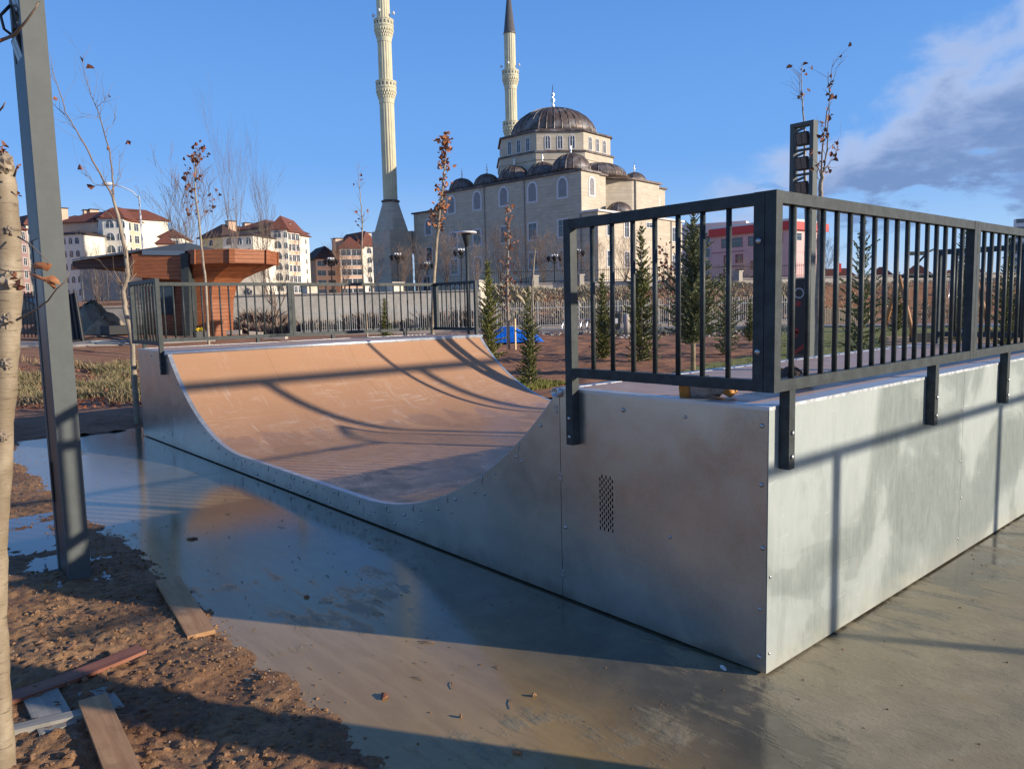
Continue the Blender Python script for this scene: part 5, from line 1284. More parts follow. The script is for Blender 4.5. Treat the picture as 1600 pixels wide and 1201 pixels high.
def minaret(x, y, label, sc, zs, r, cone=None, sq=None):
    """zs: dict of heights; fluted shaft built as a star-shaped lathe"""
    t = mthing('minaret', label, 'minaret', x, y)
    def flute(r, z0, z1, name='shaft', n=16):
        b = MB(); pts = []
        for k in range(n*4):
            a = 2*pi*k/(n*4); q = (1.0, .985, .93, .985)[k % 4]; pts.append((r*q*cos(a), r*q*sin(a)))
        b.prism(pts, z0, z1); return b.build(name, M['mina'], t)
    if sq:
        hw, zsq, zc = sq
        b = MB(); b.box(-hw, hw, -hw, hw, 0, zsq); b.build('base', M['stone'], t)
        b = MB(); k = 16; vs = []
        for (rr, zz, s) in ((hw, zsq, 1), (r*1.12, zc, 0)):
            for i in range(k):
                a = 2*pi*i/k+pi/k; c_, s_ = cos(a), sin(a)
                if s: m_ = max(abs(c_), abs(s_)); vs.append((hw*c_/m_, hw*s_/m_, zz))
                else: vs.append((rr*c_, rr*s_, zz))
        b.add(vs, [(i, (i+1) % k, k+(i+1) % k, k+i) for i in range(k)]+[tuple(k+i for i in range(k))]); b.build('tapered_foot', M['stone'], t)
        b = MB(); b.lathe([(r*1.12, zc), (r*1.3, zc+.1), (r*1.3, zc+.3), (r*1.1, zc+.4)], 24); b.build('ring', M['lead'], t)
        z = zc+.4
    else: z = zs[0]-20
    for i, zb in enumerate(zs):
        rr = r*(1-.05*i); flute(rr, z, zb-2.2*sc)
        b = MB(); b.lathe([(rr*1.04, zb-2.2*sc), (rr*1.06, zb-1.9*sc), (rr*1.10, zb-1.3*sc), (rr*1.34, zb-.35*sc), (rr*1.38, zb)], 24, smooth=False); cb = b.build('corbel', M['mina'], t)
        for q in range(3):
            b = MB()
            for k in range(24):
                a = 2*pi*(k+.5*q)/24; rc = rr*(1.10+.11*q); zz = zb-(1.45-.42*q)*sc; b.box(rc*cos(a)-.07, rc*cos(a)+.07, rc*sin(a)-.07, rc*sin(a)+.07, zz, zz+.34*sc)
            tag(b.build('corbel_blocks', M['mina'], t), kind='stuff')
        b = MB(); b.lathe([(rr*1.40, zb), (rr*1.45, zb+.05), (rr*1.45, zb+.14*sc), (rr*1.41, zb+.2*sc), (rr*1.41, zb+.95*sc), (rr*1.47, zb+1.0*sc), (rr*1.47, zb+1.12*sc), (rr*1.3, zb+1.12*sc), (rr*1.3, zb+.1)], 16, smooth=False); b.build('balcony', M['mina'], t)
        b = MB()
        for k in range(16):
            a = 2*pi*(k+.5)/16; rc = rr*1.395; b.box(-.13, .13, -.05, .05, zb+.36*sc, zb+.80*sc, T=lambda p, a=a, rc=rc: Vector((rc*cos(a)-p.x*sin(a), rc*sin(a)+p.x*cos(a), p.z)))
        tag(b.build('parapet_piercings', M['wallg'], t), kind='stuff')
        z = zb+.1
        if i == len(zs)-1:
            for k in range(4):
                a = k*pi/2+.5; b = MB(); b.lathe([(.06, 0), (.1, .1), (.3, .45)], 8)
                b.v = [(rr*1.25*cos(a)+vz*cos(a), rr*1.25*sin(a)+vz*sin(a), zb+2.1*sc+vx) if False else (rr*1.25*cos(a)+vz*cos(a)-vy*sin(a), rr*1.25*sin(a)+vz*sin(a)+vy*cos(a), zb+2.0*sc+vx) for vx, vy, vz in b.v]; b.build('loudspeaker', M['wframe'], t)
    rr = r*(1-.05*len(zs)); top = cone[0] if cone else z+9; flute(rr, z, top)
    b = MB(); b.lathe([(rr*1.08, top), (rr*1.08, top+.3), (rr*1.02, top+.35), (.05, (cone[1] if cone else top+9))], 20); b.build('spire', M['spire'], t)
    return t
def zat(px, py, d): return at(px, py, d).z
def local_at(px, py, d): return MT.inverted() @ at(px, py, d)
q = local_at(612, 362, 121.5); d1 = 121.5
minaret(q.x, q.y, 'nearer minaret with square foot standing left of the mosque', 1.0, [zat(604, 140, d1), zat(601, 44, d1)], 1.12, sq=(2.2, zat(613, 362, d1), zat(610, 317, d1)))
d2 = 148; q = local_at(800, 230, d2)
minaret(q.x, q.y, 'farther minaret with pointed grey spire behind the great dome', 1.05, [zat(798, 201, d2), zat(797, 121, d2)], 1.18, cone=(zat(796, 54, d2), zat(796, -30, d2)))

# ---------------------------------------------------------------- housing blocks
def block(name, label, faces, depth, zt, base=2.5, roof=None, cat='building', dirn=None):
    t = thing(name, label, cat); return t
def face_frame(px0, d0, px1, d1):
    a = at(px0, 440, d0); e = at(px1, 440, d1); a.z = e.z = 0; return a, e
def wing(parent, px0, d0, px1, d1, depth, ytop, m, base=2.5, rows=(), cols=(), fh=2.95, ww=1.3, wh=1.4, arched=True, roofm='tile', roofh=1.7, eave=.5, side=None, gm_='glass', fm='wframe', z_first=None, top=None, trim=None):
    K = parent.get('far', 1.0); d0 *= K; d1 *= K; depth *= K; roofh *= K; eave *= K**.5
    a, e = face_frame(px0, d0, px1, d1); d = (e-a); ln = d.length; d.normalize(); nn = Vector((d.y, -d.x, 0))   # towards the camera
    if nn.dot(CAM-a) < 0: nn = -nn
    zt = top if top is not None else zat((px0+px1)/2, ytop, (d0+d1)/2)
    b = MB(); q = [a, e, e-nn*depth, a-nn*depth]; b.add([(p.x, p.y, base) for p in q]+[(p.x, p.y, zt) for p in q], [(0, 1, 5, 4), (1, 2, 6, 5), (2, 3, 7, 6), (3, 0, 4, 7), (4, 5, 6, 7)])
    b.build('wall', M[m], parent)
    if roofm:
        qa = [a-d*eave+nn*eave, e+d*eave+nn*eave, e+d*eave-nn*(depth+eave), a-d*eave-nn*(depth+eave)]
        ins = min(ln, depth)/2; r0 = a+d*ins-nn*depth/2; r1 = e-d*ins-nn*depth/2
        if ln < depth: r0 = a+d*ln/2-nn*ins; r1 = a+d*ln/2-nn*(depth-ins)
        vs = [(p.x, p.y, zt+.02) for p in qa]+[(p.x, p.y, zt+.18) for p in qa]+[(r0.x, r0.y, zt+.18+roofh), (r1.x, r1.y, zt+.18+roofh)]
        fs = [(0, 1, 5, 4), (1, 2, 6, 5), (2, 3, 7, 6), (3, 0, 4, 7), (0, 3, 2, 1)]
        fs += [(4, 5, 9, 8), (5, 6, 9), (6, 7, 8, 9), (7, 4, 8)] if ln >= depth else [(4, 5, 8), (5, 6, 9, 8), (6, 7, 9), (7, 4, 8, 9)]
        MB().add(vs, fs).build('roof', M[roofm], parent)
    nrm = (nn.x, nn.y); nrows = int((zt-base-.6)/fh)
    for c in cols:
        cc, cw, ch, ar = (c if hasattr(c, '__len__') else (c, ww, wh, arched)); p = a+d*(ln*cc)
        for r_ in range(nrows):
            z = zt-2.15-fh*r_
            if z < base: break
            win(parent, (p.x, p.y, z), nrm, cw*(1.2 if K > 1 else 1), ch*(1.1 if K > 1 else 1), ar, .14, gm_=gm_, fm=fm, proud=.05)
    if side:                                       # windows on the end wall
        for (cc, cw, ch, ar) in side:
            for (p, s_) in ((e-nn*(depth*cc), d),):
                for r_ in range(nrows):
                    z = zt-2.15-fh*r_; win(parent, (p.x, p.y, z), (s_.x, s_.y), cw, ch, ar, .09, gm_=gm_, fm=fm, proud=.05)
    return a, e, nn, zt
def chimney(parent, px, ytop, D0, w=1.2, h=1.8):
    K = parent.get('far', 1.0); D0 *= K; w *= K; h *= K
    p = at(px, ytop, D0); b = MB(); b.box(p.x-w/2, p.x+w/2, p.y-w/2, p.y+w/2, p.z-h, p.z); o = b.build('chimney', M['pinkr'], parent)
    b = MB(); b.box(p.x-w*.6, p.x+w*.6, p.y-w*.6, p.y+w*.6, p.z+.15, p.z+.3); b.box(p.x-w*.3, p.x+w*.3, p.y-w*.3, p.y+w*.3, p.z, p.z+.15); b.build('chimney_cap', M['tiled'], o)
B1 = thing('apartment_block', 'cream and peach apartment block with red roofs behind the kiosk canopy', 'building'); B1['far'] = 1.72
wing(B1, 87, 104, 133, 103, 12, 367, 'cream', cols=[.36, (.62, .8, 1.3, True), (.84, .9, 1.3, True)], roofm='tiled', roofh=.7)
wing(B1, 112, 111, 154, 111, 9, 345, 'creamy', cols=[(.72, .8, 1.3, True)], roofh=1.2)
wing(B1, 74, 116, 122, 114, 8, 350, 'cream', cols=[.5], roofh=1.5)
wing(B1, 150, 110, 167, 107, 9, 341.5, 'cream', cols=[(.5, 1.15, 1.6, True)], roofh=1.6)
wing(B1, 167, 107, 200, 107, 9, 341.5, 'cream', cols=[(.33, 1.7, 1.5, True), (.76, 1.0, 1.4, True), (.94, .8, 1.4, True)], roofh=1.7)
wing(B1, 200.5, 107.5, 235, 112, 10, 347, 'pinkr', cols=[(.18, 1.3, 1.6, False), (.52, 1.3, 1.6, False), (.86, 1.3, 1.6, False)], roofh=1.6)
wing(B1, 229, 117, 257, 121, 10, 352, 'cream', cols=[(.25, 1.0, 1.4, True), (.7, 1.0, 1.4, True)], roofh=1.7)
for px, y, dd in ((97, 327, 112), (137, 330, 118), (146, 329, 118), (206, 331, 112)): chimney(B1, px, y, dd)
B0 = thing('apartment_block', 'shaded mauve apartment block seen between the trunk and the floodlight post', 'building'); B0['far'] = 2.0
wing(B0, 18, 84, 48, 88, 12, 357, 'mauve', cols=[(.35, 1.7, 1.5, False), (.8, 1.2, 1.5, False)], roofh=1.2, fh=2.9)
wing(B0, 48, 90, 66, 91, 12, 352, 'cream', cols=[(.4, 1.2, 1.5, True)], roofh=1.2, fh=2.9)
B2 = thing('apartment_block', 'cream apartment block with gabled peach bay right of the kiosk', 'building'); B2['far'] = 1.83
wing(B2, 316, 118, 352, 116, 10, 372, 'creamy', cols=[(.5, 1.2, 1.4, True)], roofm='tiled', roofh=2.2)
wing(B2, 352, 112, 399, 111, 12, 369, 'cream', cols=[(.2, 1.2, 1.5, True), (.55, 1.2, 1.5, True), (.85, 1.2, 1.5, True)], roofm='tiled', roofh=.8)
wing(B2, 372, 121, 428, 119, 10, 359, 'creamy', cols=[(.3, 1.0, 1.3, True), (.62, 1.0, 1.3, True), (.9, .9, 1.3, True)], roofh=1.8)
wing(B2, 427, 117, 452, 117, 10, 359, 'cream', cols=[(.40, 1.7, 1.7, True), (.90, .8, 1.4, True)], roofh=2.2)
wing(B2, 452.5, 117.5, 471, 120, 9, 363, 'pinkr', cols=[(.16, 1.0, 1.6, False), (.50, 1.1, 1.6, False), (.84, 1.1, 1.6, False)], roofh=1.7)
wing(B2, 468, 123, 486, 127, 9, 369, 'cream', cols=[(.7, .8, 1.3, True)], roofh=1.6)
for px, y, dd in ((360, 347, 120), (386, 350, 124), (446, 350, 120)): chimney(B2, px, y, dd)
B3 = thing('apartment_block', 'apartment block with dark glazed balconies left of the nearer minaret', 'building'); B3['far'] = 1.85
wing(B3, 496, 128, 534, 130, 10, 405, 'pinkr', cols=[(.2, 2.2, 1.5, False), (.6, 2.0, 1.5, False)], roofm='tiled', roofh=2.3)
wing(B3, 533, 126, 568, 127, 10, 388, 'pinkr', cols=[(.28, 2.6, 1.6, False), (.74, 2.6, 1.6, False)], roofh=2.0)
wing(B3, 568.5, 128, 594, 130, 10, 385, 'cream', cols=[(.4, 1.3, 1.5, True), (.8, 1.0, 1.4, True)], roofh=2.6)
wing(B3, 536, 133, 594, 134, 8, 379, 'pinkr', cols=[], roofh=1.6)
for px, y, dd in ((527, 374, 130), (571, 365, 133)): chimney(B3, px, y, dd, 1.4, 3.5)
B4 = thing('house', 'small distant house with red gables beside the street lamp', 'house')
wing(B4, 254, 175, 288, 176, 12, 371, 'cream', cols=[(.3, 1.4, 1.4, False), (.7, 1.4, 1.4, False)], roofh=2.0)
wing(B4, 250, 160, 275, 161, 10, 381, 'pinkr', cols=[(.5, 1.4, 1.4, False)], roofh=1.8)
SH = thing('arcaded_hall', 'low grey hall with tall arched recesses behind the kiosk', 'building')
wing(SH, 128, 62, 262, 60, 14, 398, 'wallg', base=1.5, cols=[], roofm=None)
a, e = face_frame(128, 62, 262, 60); d = (e-a).normalized(); nn = Vector((d.y, -d.x, 0)); nn = nn if nn.dot(CAM-a) > 0 else -nn
for f in (.08, .22, .36, .50, .64, .78, .92):
    p = a+(e-a)*f; win(SH, (p.x, p.y, 2.6), (nn.x, nn.y), 1.1, 3.1, True, .2, fm='wallg', gm_='wallg', mull=False)
# pink school
SC = thing('school_building', 'pink school with a bright red roof band behind the corner post', 'school')
def swing(px0, d0, px1, d1, depth, top, m, cols, rows=4, band=1.35, **k):
    a, e, nn, zt = wing(SC, px0, d0, px1, d1, depth, 0, m, roofm=None, top=top, fh=3.55, **k)
    return a, e, nn, zt
zt = zat(1231, 358, 170)
a, e = face_frame(1112, 186, 1231, 170); d = (e-a).normalized(); nn = Vector((d.y, -d.x, 0)); nn = nn if nn.dot(CAM-a) > 0 else -nn; ln = (e-a).length
wb = MB(); far = e-nn*12
q = [a, e, e-nn*15, a-nn*15]; wb.add([(p.x, p.y, 2.5) for p in q]+[(p.x, p.y, zt) for p in q], [(0, 1, 5, 4), (1, 2, 6, 5), (2, 3, 7, 6), (3, 0, 4, 7), (4, 5, 6, 7)]); wb.build('wall', M['pinkb'], SC)
qq = [a-d*.4+nn*.8, e+d*.8+nn*.8, e+d*.8-nn*15.6, a-d*.4-nn*15.6]
b = MB(); b.add([(p.x, p.y, zt) for p in qq]+[(p.x, p.y, zt+1.75) for p in qq], [(0, 1, 5, 4), (1, 2, 6, 5), (2, 3, 7, 6), (3, 0, 4, 7), (4, 5, 6, 7), (0, 3, 2, 1)]); b.build('roof_band', M['redp'], SC)
q3 = [p-nn*0 for p in (a+nn*.3, e+d*.3+nn*.3, e+d*.3-nn*15.2, a-nn*15.2)]
b = MB(); b.add([(p.x, p.y, zt+1.75) for p in q3]+[(p.x, p.y, zt+2.3) for p in q3], [(0, 1, 5, 4), (1, 2, 6, 5), (2, 3, 7, 6), (3, 0, 4, 7), (4, 5, 6, 7)]); b.build('parapet', M['wframe'], SC)
for f0, f1 in ((.14, .42), (.50, .70), (.74, .93)):
    p = a+d*ln*(f0+f1)/2; w = ln*(f1-f0); win(SC, (p.x, p.y, zt-2.9), (nn.x, nn.y), w, 2.1, False, .08, gm_='glass', fm='redt')
for f in (.22, .38, .58, .83):
    for k in range(3):
        z = zt-6.4-3.4*k-(1.8 if f == .58 else 0); 
        if f == .58 and k == 2: continue
        p = a+d*ln*f; win(SC, (p.x, p.y, z), (nn.x, nn.y), 1.5, 1.6, False, .28, fm='redt')
for k in range(3):
    zz = zt-3.9-3.4*k; p0 = a+nn*.05; p1 = a+d*ln*.45+nn*.05; b = MB(); b.bar((p0.x, p0.y, zz), (p1.x, p1.y, zz), .1, .16); b.build('string_course', M['redt'], SC)
for k in range(4):
    for f in (.55,):
        p = e-nn*(15*f); win(SC, (p.x, p.y, zt-2.9-3.4*k), (d.x, d.y), .9, 1.6, False, .1, fm='redt')
for f, w_ in ((.22, 4.0), (.85, 1.6)):
    p = e-nn*(15*f); win(SC, (p.x, p.y, zt-2.3), (d.x, d.y), w_, 1.6, False, .1, fm='wframe')
S2 = thing('school_wing', 'plain pale pink hall wing between the mosque and the school', 'school')
wing(S2, 1040, 225, 1165, 215, 20, 349, 'pinkl', cols=[], roofm=None)
wing(S2, 1076, 205, 1116, 200, 12, 372, 'pinkb', cols=[(.5, 5, 2.2, False)], roofm='tile', roofh=.8)
# red-roofed houses right of the school
for k, (x0, x1, dd, yt, lab) in enumerate(((1262, 1348, 250, 441, 'long low house with red tiled roof just right of the school'), (1350, 1402, 270, 437, 'cream house with red roof left of the timber swing'), (1404, 1462, 262, 435, 'peach house with red roof behind the timber swing'), (1466, 1560, 280, 440, 'pale house seen between the last bars of the back railing'))):
    h = thing('house', lab, 'house'); wing(h, x0, dd, x1, dd-5, 9, yt, ['wallc', 'cream', 'pinkr', 'cream'][k], cols=[(.12, 1.8, 1.5, False), (.35, 1.8, 1.5, False), (.6, 1.8, 1.5, False), (.85, 1.8, 1.5, False)], roofh=4.4, fh=3)
TW_ = thing('tower_block', 'distant white high-rise at the right edge', 'tower'); wing(TW_, 1583, 384, 1625, 380, 4, 341, 'wframe', cols=[(.3, 6.5, 2.0, False), (.75, 6.5, 2.0, False)], roofm=None, fh=3.8, wh=2)

# ---------------------------------------------------------------- timber kiosk
def kiosk():
    D0 = 28; c0 = at(320, 522, D0); g = th(c0.x, c0.y)
    t = thing('kiosk', 'timber clad kiosk with flared canopy and dark shingle roof', 'kiosk', (c0.x, c0.y, g))
    RTv = Vector((FW.y, -FW.x, 0))
    def Lp(px, py, dd=0): p = at(px, py, D0+dd); return p-Vector((c0.x, c0.y, g))
    def extr(outline, dd0, dd1, m, name):
        n = len(outline); A_ = [Lp(x, y, dd0) for x, y in outline]; Bq = [p+FW*(dd1-dd0) for p in A_]
        b = MB(); b.add(A_+Bq, [tuple(range(n)), tuple(reversed(range(n, 2*n)))]+[(k, n+k, n+(k+1) % n, (k+1) % n) for k in range(n)]); return b.build(name, M[m], t)
    def ring(px, py, rx, rd, k=8, a0=pi/8, dd=1.6):
        c = Lp(px, py, dd); return [c+RTv*(rx*cos(a0+2*pi*i/k))+FW*(rd*sin(a0+2*pi*i/k)) for i in range(k)]
    # mushroom column and canopy, faceted
    prof_ = [(330, 530, .80, .80), (330, 470, .82, .82), (331, 447, .92, .92), (334, 436, 1.12, 1.05), (342, 427, 1.40, 1.25), (352, 419, 1.66, 1.45), (357, 414, 1.78, 1.6)]
    vs = []
    for p in prof_: vs += ring(*p)
    k = 8; b = MB(); b.add(vs, [(i*k+j, i*k+(j+1) % k, (i+1)*k+(j+1) % k, (i+1)*k+j) for i in range(len(prof_)-1) for j in range(k)]); b.build('flared_column', M['clad'], t)
    b = MB(); vs = ring(357, 415, 1.85, 1.7)+ring(357, 394, 1.85, 1.7); b.add(vs, [(j, (j+1) % k, k+(j+1) % k, k+j) for j in range(k)]+[tuple(reversed(range(k))), tuple(range(k, 2*k))]); fa = b.build('fascia', M['clad'], t)
    vs = ring(357, 394, 1.86, 1.71)+ring(357, 415.5, 1.86, 1.71)
    for j in range(k):
        b = MB(); b.bar(vs[j], vs[k+j], .20, .05, up=(vs[j]-ring(357, 404, .01, .01)[0]).normalized()); b.build('corner_board', M['plankr'] if False else M['clad'], fa)
    # left block: wall, slanted fascia, door and window
    extr([(222, 531), (290, 531), (290, 398), (222, 398)], 1.0, 3.6, 'clad', 'wall')
    extr([(205, 432), (284, 438), (288, 397), (205, 397)], .3, 3.9, 'clad', 'fascia')
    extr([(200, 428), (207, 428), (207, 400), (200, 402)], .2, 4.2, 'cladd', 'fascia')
    extr([(286, 531), (297, 531), (294, 396), (282, 396)], .15, 1.2, 'rail', 'steel_post')
    extr([(280, 396), (284, 391), (296, 391), (298, 531), (290, 531), (288, 396)], 1.2, 1.5, 'fdark', 'steel_post')
    f = extr([(247, 492), (272, 492), (272, 444), (247, 444)], .94, .99, 'rail', 'window'); f2 = extr([(250, 488), (269, 488), (269, 448), (250, 448)], .92, .935, 'glass', 'window_pane'); f2.parent = f
    # low left wing
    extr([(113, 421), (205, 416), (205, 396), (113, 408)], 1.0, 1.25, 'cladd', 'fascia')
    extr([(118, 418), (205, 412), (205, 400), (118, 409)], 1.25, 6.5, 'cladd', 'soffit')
    # roof
    A_ = [Lp(113, 407, .9), Lp(205, 395, .4), Lp(222, 391, .3), Lp(288, 392, .3), Lp(298, 393, .6), Lp(345, 394, 2.6)]; top = [Lp(292, 379, 4.5)]; back = [Lp(350, 392, 8), Lp(113, 405, 9)]
    P_ = A_+back+top; n = len(A_)+2
    b = MB(); b.add(P_, [(i, (i+1) % n, n) for i in range(n)]); b.build('roof', M['slate'], t)
    b = MB(); 
    b.add([Lp(222, 391, .25), Lp(289, 392, .25), Lp(289, 399, .25), Lp(222, 398, .25), Lp(222, 391, .5), Lp(289, 392, .5), Lp(289, 399, .5), Lp(222, 398, .5)], [(0, 3, 2, 1), (4, 5, 6, 7), (0, 1, 5, 4), (3, 7, 6, 2)]); b.build('gutter', M['bluep'], t)
kiosk()
p = at(312, 517, 27.0); t = thing('flower_pot', 'dark planter with yellow flowers at the kiosk column', 'planter', (p.x, p.y, th(p.x, p.y)))
b = MB(); b.box(-.18, .18, -.18, .18, 0, .32); b.build('pot', M['fdark'], t)
b = MB(); r = random.Random(2)
for k in range(60):
    d = Vector((r.gauss(0, 1), r.gauss(0, 1), abs(r.gauss(0, .8)))).normalized(); leaf_card(b, Vector((0, 0, .30))+d*.10, d, .09, r)
tag(b.build('flowers', M['yellow'], t), kind='stuff')
b = MB()
for k in range(50):
    d = Vector((r.gauss(0, 1), r.gauss(0, 1), abs(r.gauss(0, .5)))).normalized(); leaf_card(b, Vector((0, 0, .27))+d*.08, d, .09, r)
tag(b.build('foliage', M['grass'], t), kind='stuff')

# gate leaf, dark fence, car, piles and pipes at the building site
p = at(90, 515, 26); q = at(131, 522, 25); t = thing('gate_leaf', 'dark sheet metal gate leaf leaning beside the dirt pile', 'gate', (p.x, p.y, th(p.x, p.y)))
d = (q-p); d.z = 0; lnn = d.length; d.normalize()
b = MB(); b.add([(0, 0, 0), tuple(d*lnn+Vector((0, 0, 0))), tuple(d*lnn*.82+Vector((0, 0, 1.6))), (0, 0, 1.35), tuple(FW*.05), tuple(d*lnn+FW*.05), tuple(d*lnn*.82+FW*.05+Vector((0, 0, 1.6))), tuple(FW*.05+Vector((0, 0, 1.35)))], [(0, 1, 2, 3), (7, 6, 5, 4), (0, 4, 5, 1), (1, 5, 6, 2), (2, 6, 7, 3), (3, 7, 4, 0)]); b.build('sheet', M['fdark'], t)
for k in range(7):
    b = MB(); a_ = d*lnn*(k/6)*.98-FW*.03; e_ = d*lnn*(k/6)*.82-FW*.03+Vector((0, 0, 1.55-.2*(1-k/6)+.12)); b.bar(a_, e_, .035); b.build('bar', M['fdark'], t)
fence_line([at(18, 500, 27), at(96, 500, 26.5)], 1.65, .16, M['fdark'], 'dark bar fence behind the floodlight post', name='bar_fence', pw=.03, post_every=1.5, rails=(.1, .88))
def heap(px, py, D0, r, h, m, name, label, seed):
    p = at(px, py, D0); n = 22; b = MB(); vs = []
    for j in range(9):
        f = j/8
        for i in range(n):
            a = 2*pi*i/n; rr = r*f*(1+.22*nz(cos(a)*1.5+seed, sin(a)*1.5, f)); z = h*(1-f**1.5)**1.3*(1+.25*nz(i*.7, j*.9, seed))
            vs.append((rr*cos(a)+.12*r*nz(i*.9, j*1.1, seed), rr*sin(a)+.12*r*nz(i*.8, j*1.3, seed+4), z-.04*f+.10*h*nz(i*1.7, j*1.9, seed)))
    b.add(vs, [(j*n+i, (j+1)*n+i, (j+1)*n+(i+1) % n, j*n+(i+1) % n) for j in range(8) for i in range(n)], 0, True)
    o = b.build(name, m, None, (p.x, p.y, th(p.x, p.y))); tag(o, label, 'heap')
heap(143, 505, 33, 1.5, 1.25, M['gravel'], 'gravel_heap', 'grey earth heap beside the leaning gate', 1)
heap(163, 510, 30, .85, .62, M['sand'], 'sand_heap', 'small orange sand heap in front of the grey heap', 2)
heap(60, 520, 31, 1.0, .35, M['soil'], 'soil_heap', 'low red soil mound behind the floodlight post', 3)
def hose(pts, r, m, name, label):
    P_ = []
    for i, (x, y, d) in enumerate(pts):
        q = at(x, y, d); P_.append(Vector((q.x, q.y, th(q.x, q.y)+r+.09)))
    Q = []
    for i in range(len(P_)-1):
        p0, p1, p2, p3 = P_[max(0, i-1)], P_[i], P_[i+1], P_[min(len(P_)-1, i+2)]
        for k in range(6):
            f = k/6; Q.append(.5*((2*p1)+(p2-p0)*f+(2*p0-5*p1+4*p2-p3)*f*f+(3*p1-p0-3*p2+p3)*f**3))
    Q.append(P_[-1]); b = MB(); b.tube([q-Q[0] for q in Q], r, 6); tag(b.build(name, m, None, Q[0]), label, 'hose')
hose([(102, 530, 24.4), (125, 524, 25), (150, 519, 26), (180, 522, 25.6), (205, 531, 24.6)], .035, M['blackpipe'], 'black_hose', 'black hose looping over the soil before the kiosk')
hose([(150, 518, 26.2), (175, 517, 26.5), (200, 523, 25.8), (214, 533, 25)], .03, M['blackpipe'], 'black_hose', 'second black hose bending towards the ramp corner')
hose([(140, 531, 24.6), (170, 528, 25), (205, 530, 24.8)], .03, M['bluep'], 'blue_pipe', 'thin blue-grey pipe lying by the black hoses')
hose([(148, 534, 24.2), (180, 533, 24.3), (212, 535, 24.2)], .03, M['bluep'], 'blue_pipe', 'lower blue-grey pipe next to the weeds')
p = at(188, 508, 29); o = MB(); o.prism([(-.9, -.5), (.9, -.6), (1.0, .5), (-.8, .5)], 0, .32); tag(o.build('sheet_stack', M['fdark'], None, (p.x, p.y, th(p.x, p.y)+.02)), 'dark sheet stack lying between kiosk and sand heap', 'sheets')
# rubble in front of the kiosk
for k, (px, py, w, lab) in enumerate(((430, 524, .9, 'grey kerb block right of the kiosk column'), (350, 521, 1.3, 'long concrete kerb at the foot of the kiosk'), (525, 524, 1.0, 'pale stone slab behind the middle of the far railing'), (400, 520, .5, 'tilted white block beside the kiosk kerb'))):
    p = at(px, py, 29+k*.4); b = MB(); b.box(-w/2, w/2, -.14, .14, 0, .16); o = b.build('kerb_block', M['kerb'], None, (p.x, p.y, th(p.x, p.y)+.04)); o.rotation_euler = (0, .1 if k == 3 else 0, .75+.1*k); tag(o, lab, 'kerb block')
# dark car behind the bar fence
p = at(36, 500, 33); t = thing('parked_car', 'dark parked car half hidden behind the bar fence', 'car', (p.x, p.y, th(p.x, p.y))); t.rotation_euler = (0, 0, .9)
b = MB(); pr = [(-2.1, .35), (-2.1, .8), (-1.3, .95), (-.8, 1.42), (.7, 1.45), (1.4, .98), (2.05, .85), (2.1, .35)]
b.add([(x, y, z) for y in (-.85, .85) for x, z in pr], [tuple(range(8)), tuple(reversed(range(8, 16)))]+[(k, 8+k, 8+(k+1) % 8, (k+1) % 8) for k in range(8)]); b.build('body', M['tree_dk'], t)
for y in (-.86, .86):
    b = MB(); b.add([(-1.15, y, .97), (-.72, y, 1.36), (.62, y, 1.38), (1.2, y, .99)], [(0, 1, 2, 3)]); b.build('side_window', M['glass'], t)
    for x in (-1.3, 1.35):
        b = MB(); b.tube([(x, y-.1, .33), (x, y+.1, .33)], .33, 16); b.build('wheel', M['blackpipe'], t)

# ---------------------------------------------------------------- lamps and garden things
def street_lamp(px, ybase, ytop, D0, label):
    p = at(px, ybase, D0); g = th(p.x, p.y); zt_ = zat(px, ytop, D0); t = thing('street_lamp', label, 'street lamp', (p.x, p.y, g)); h = zt_-g; lft = -Vector((FW.y, -FW.x, 0))
    b = MB(); b.tube([(0, 0, 0), (0, 0, h*.5), (0, 0, h)], [.1, .08, .06], 8); b.build('pole', M['wframe'], t)
    b = MB(); b.tube([Vector((0, 0, h-.2)), lft*.5+Vector((0, 0, h+.35)), lft*1.3+Vector((0, 0, h+.75)), lft*2.1+Vector((0, 0, h+.95))], .045, 6); b.build('arm', M['wframe'], t)
    b = MB(); q = lft*2.5+Vector((0, 0, h+1.0)); b.tube([q-lft*.5, q-lft*.2, q+lft*.3, q+lft*.4], [.06, .17, .15, .05], 8); b.build('lamp_head', M['lampw'], t)
street_lamp(229, 470, 306, 62, 'white curved street lamp above the kiosk roof')
def park_lamp(px, py, D0, ytop, label):
    p = at(px, py, D0); g = th(p.x, p.y); h = zat(px, ytop, D0)-g; t = thing('park_lamp', label, 'lamp post', (p.x, p.y, g))
    b = MB(); b.tube([(0, 0, 0), (0, 0, h-.12)], [.065, .055], 10); b.build('pole', M['rail'], t)
    b = MB(); b.lathe([(.06, h-.5), (.16, h-.12), (.17, h-.06)], 10); b.build('neck', M['rail'], t)
    b = MB(); b.lathe([(.34, h-.06), (.36, h-.03), (.34, h), (.05, h+.02)], 20); b.build('disc_head', M['lampw'], t)
park_lamp(733, 520, 26, 362, 'dark park lamp with flat disc head above the far railing')
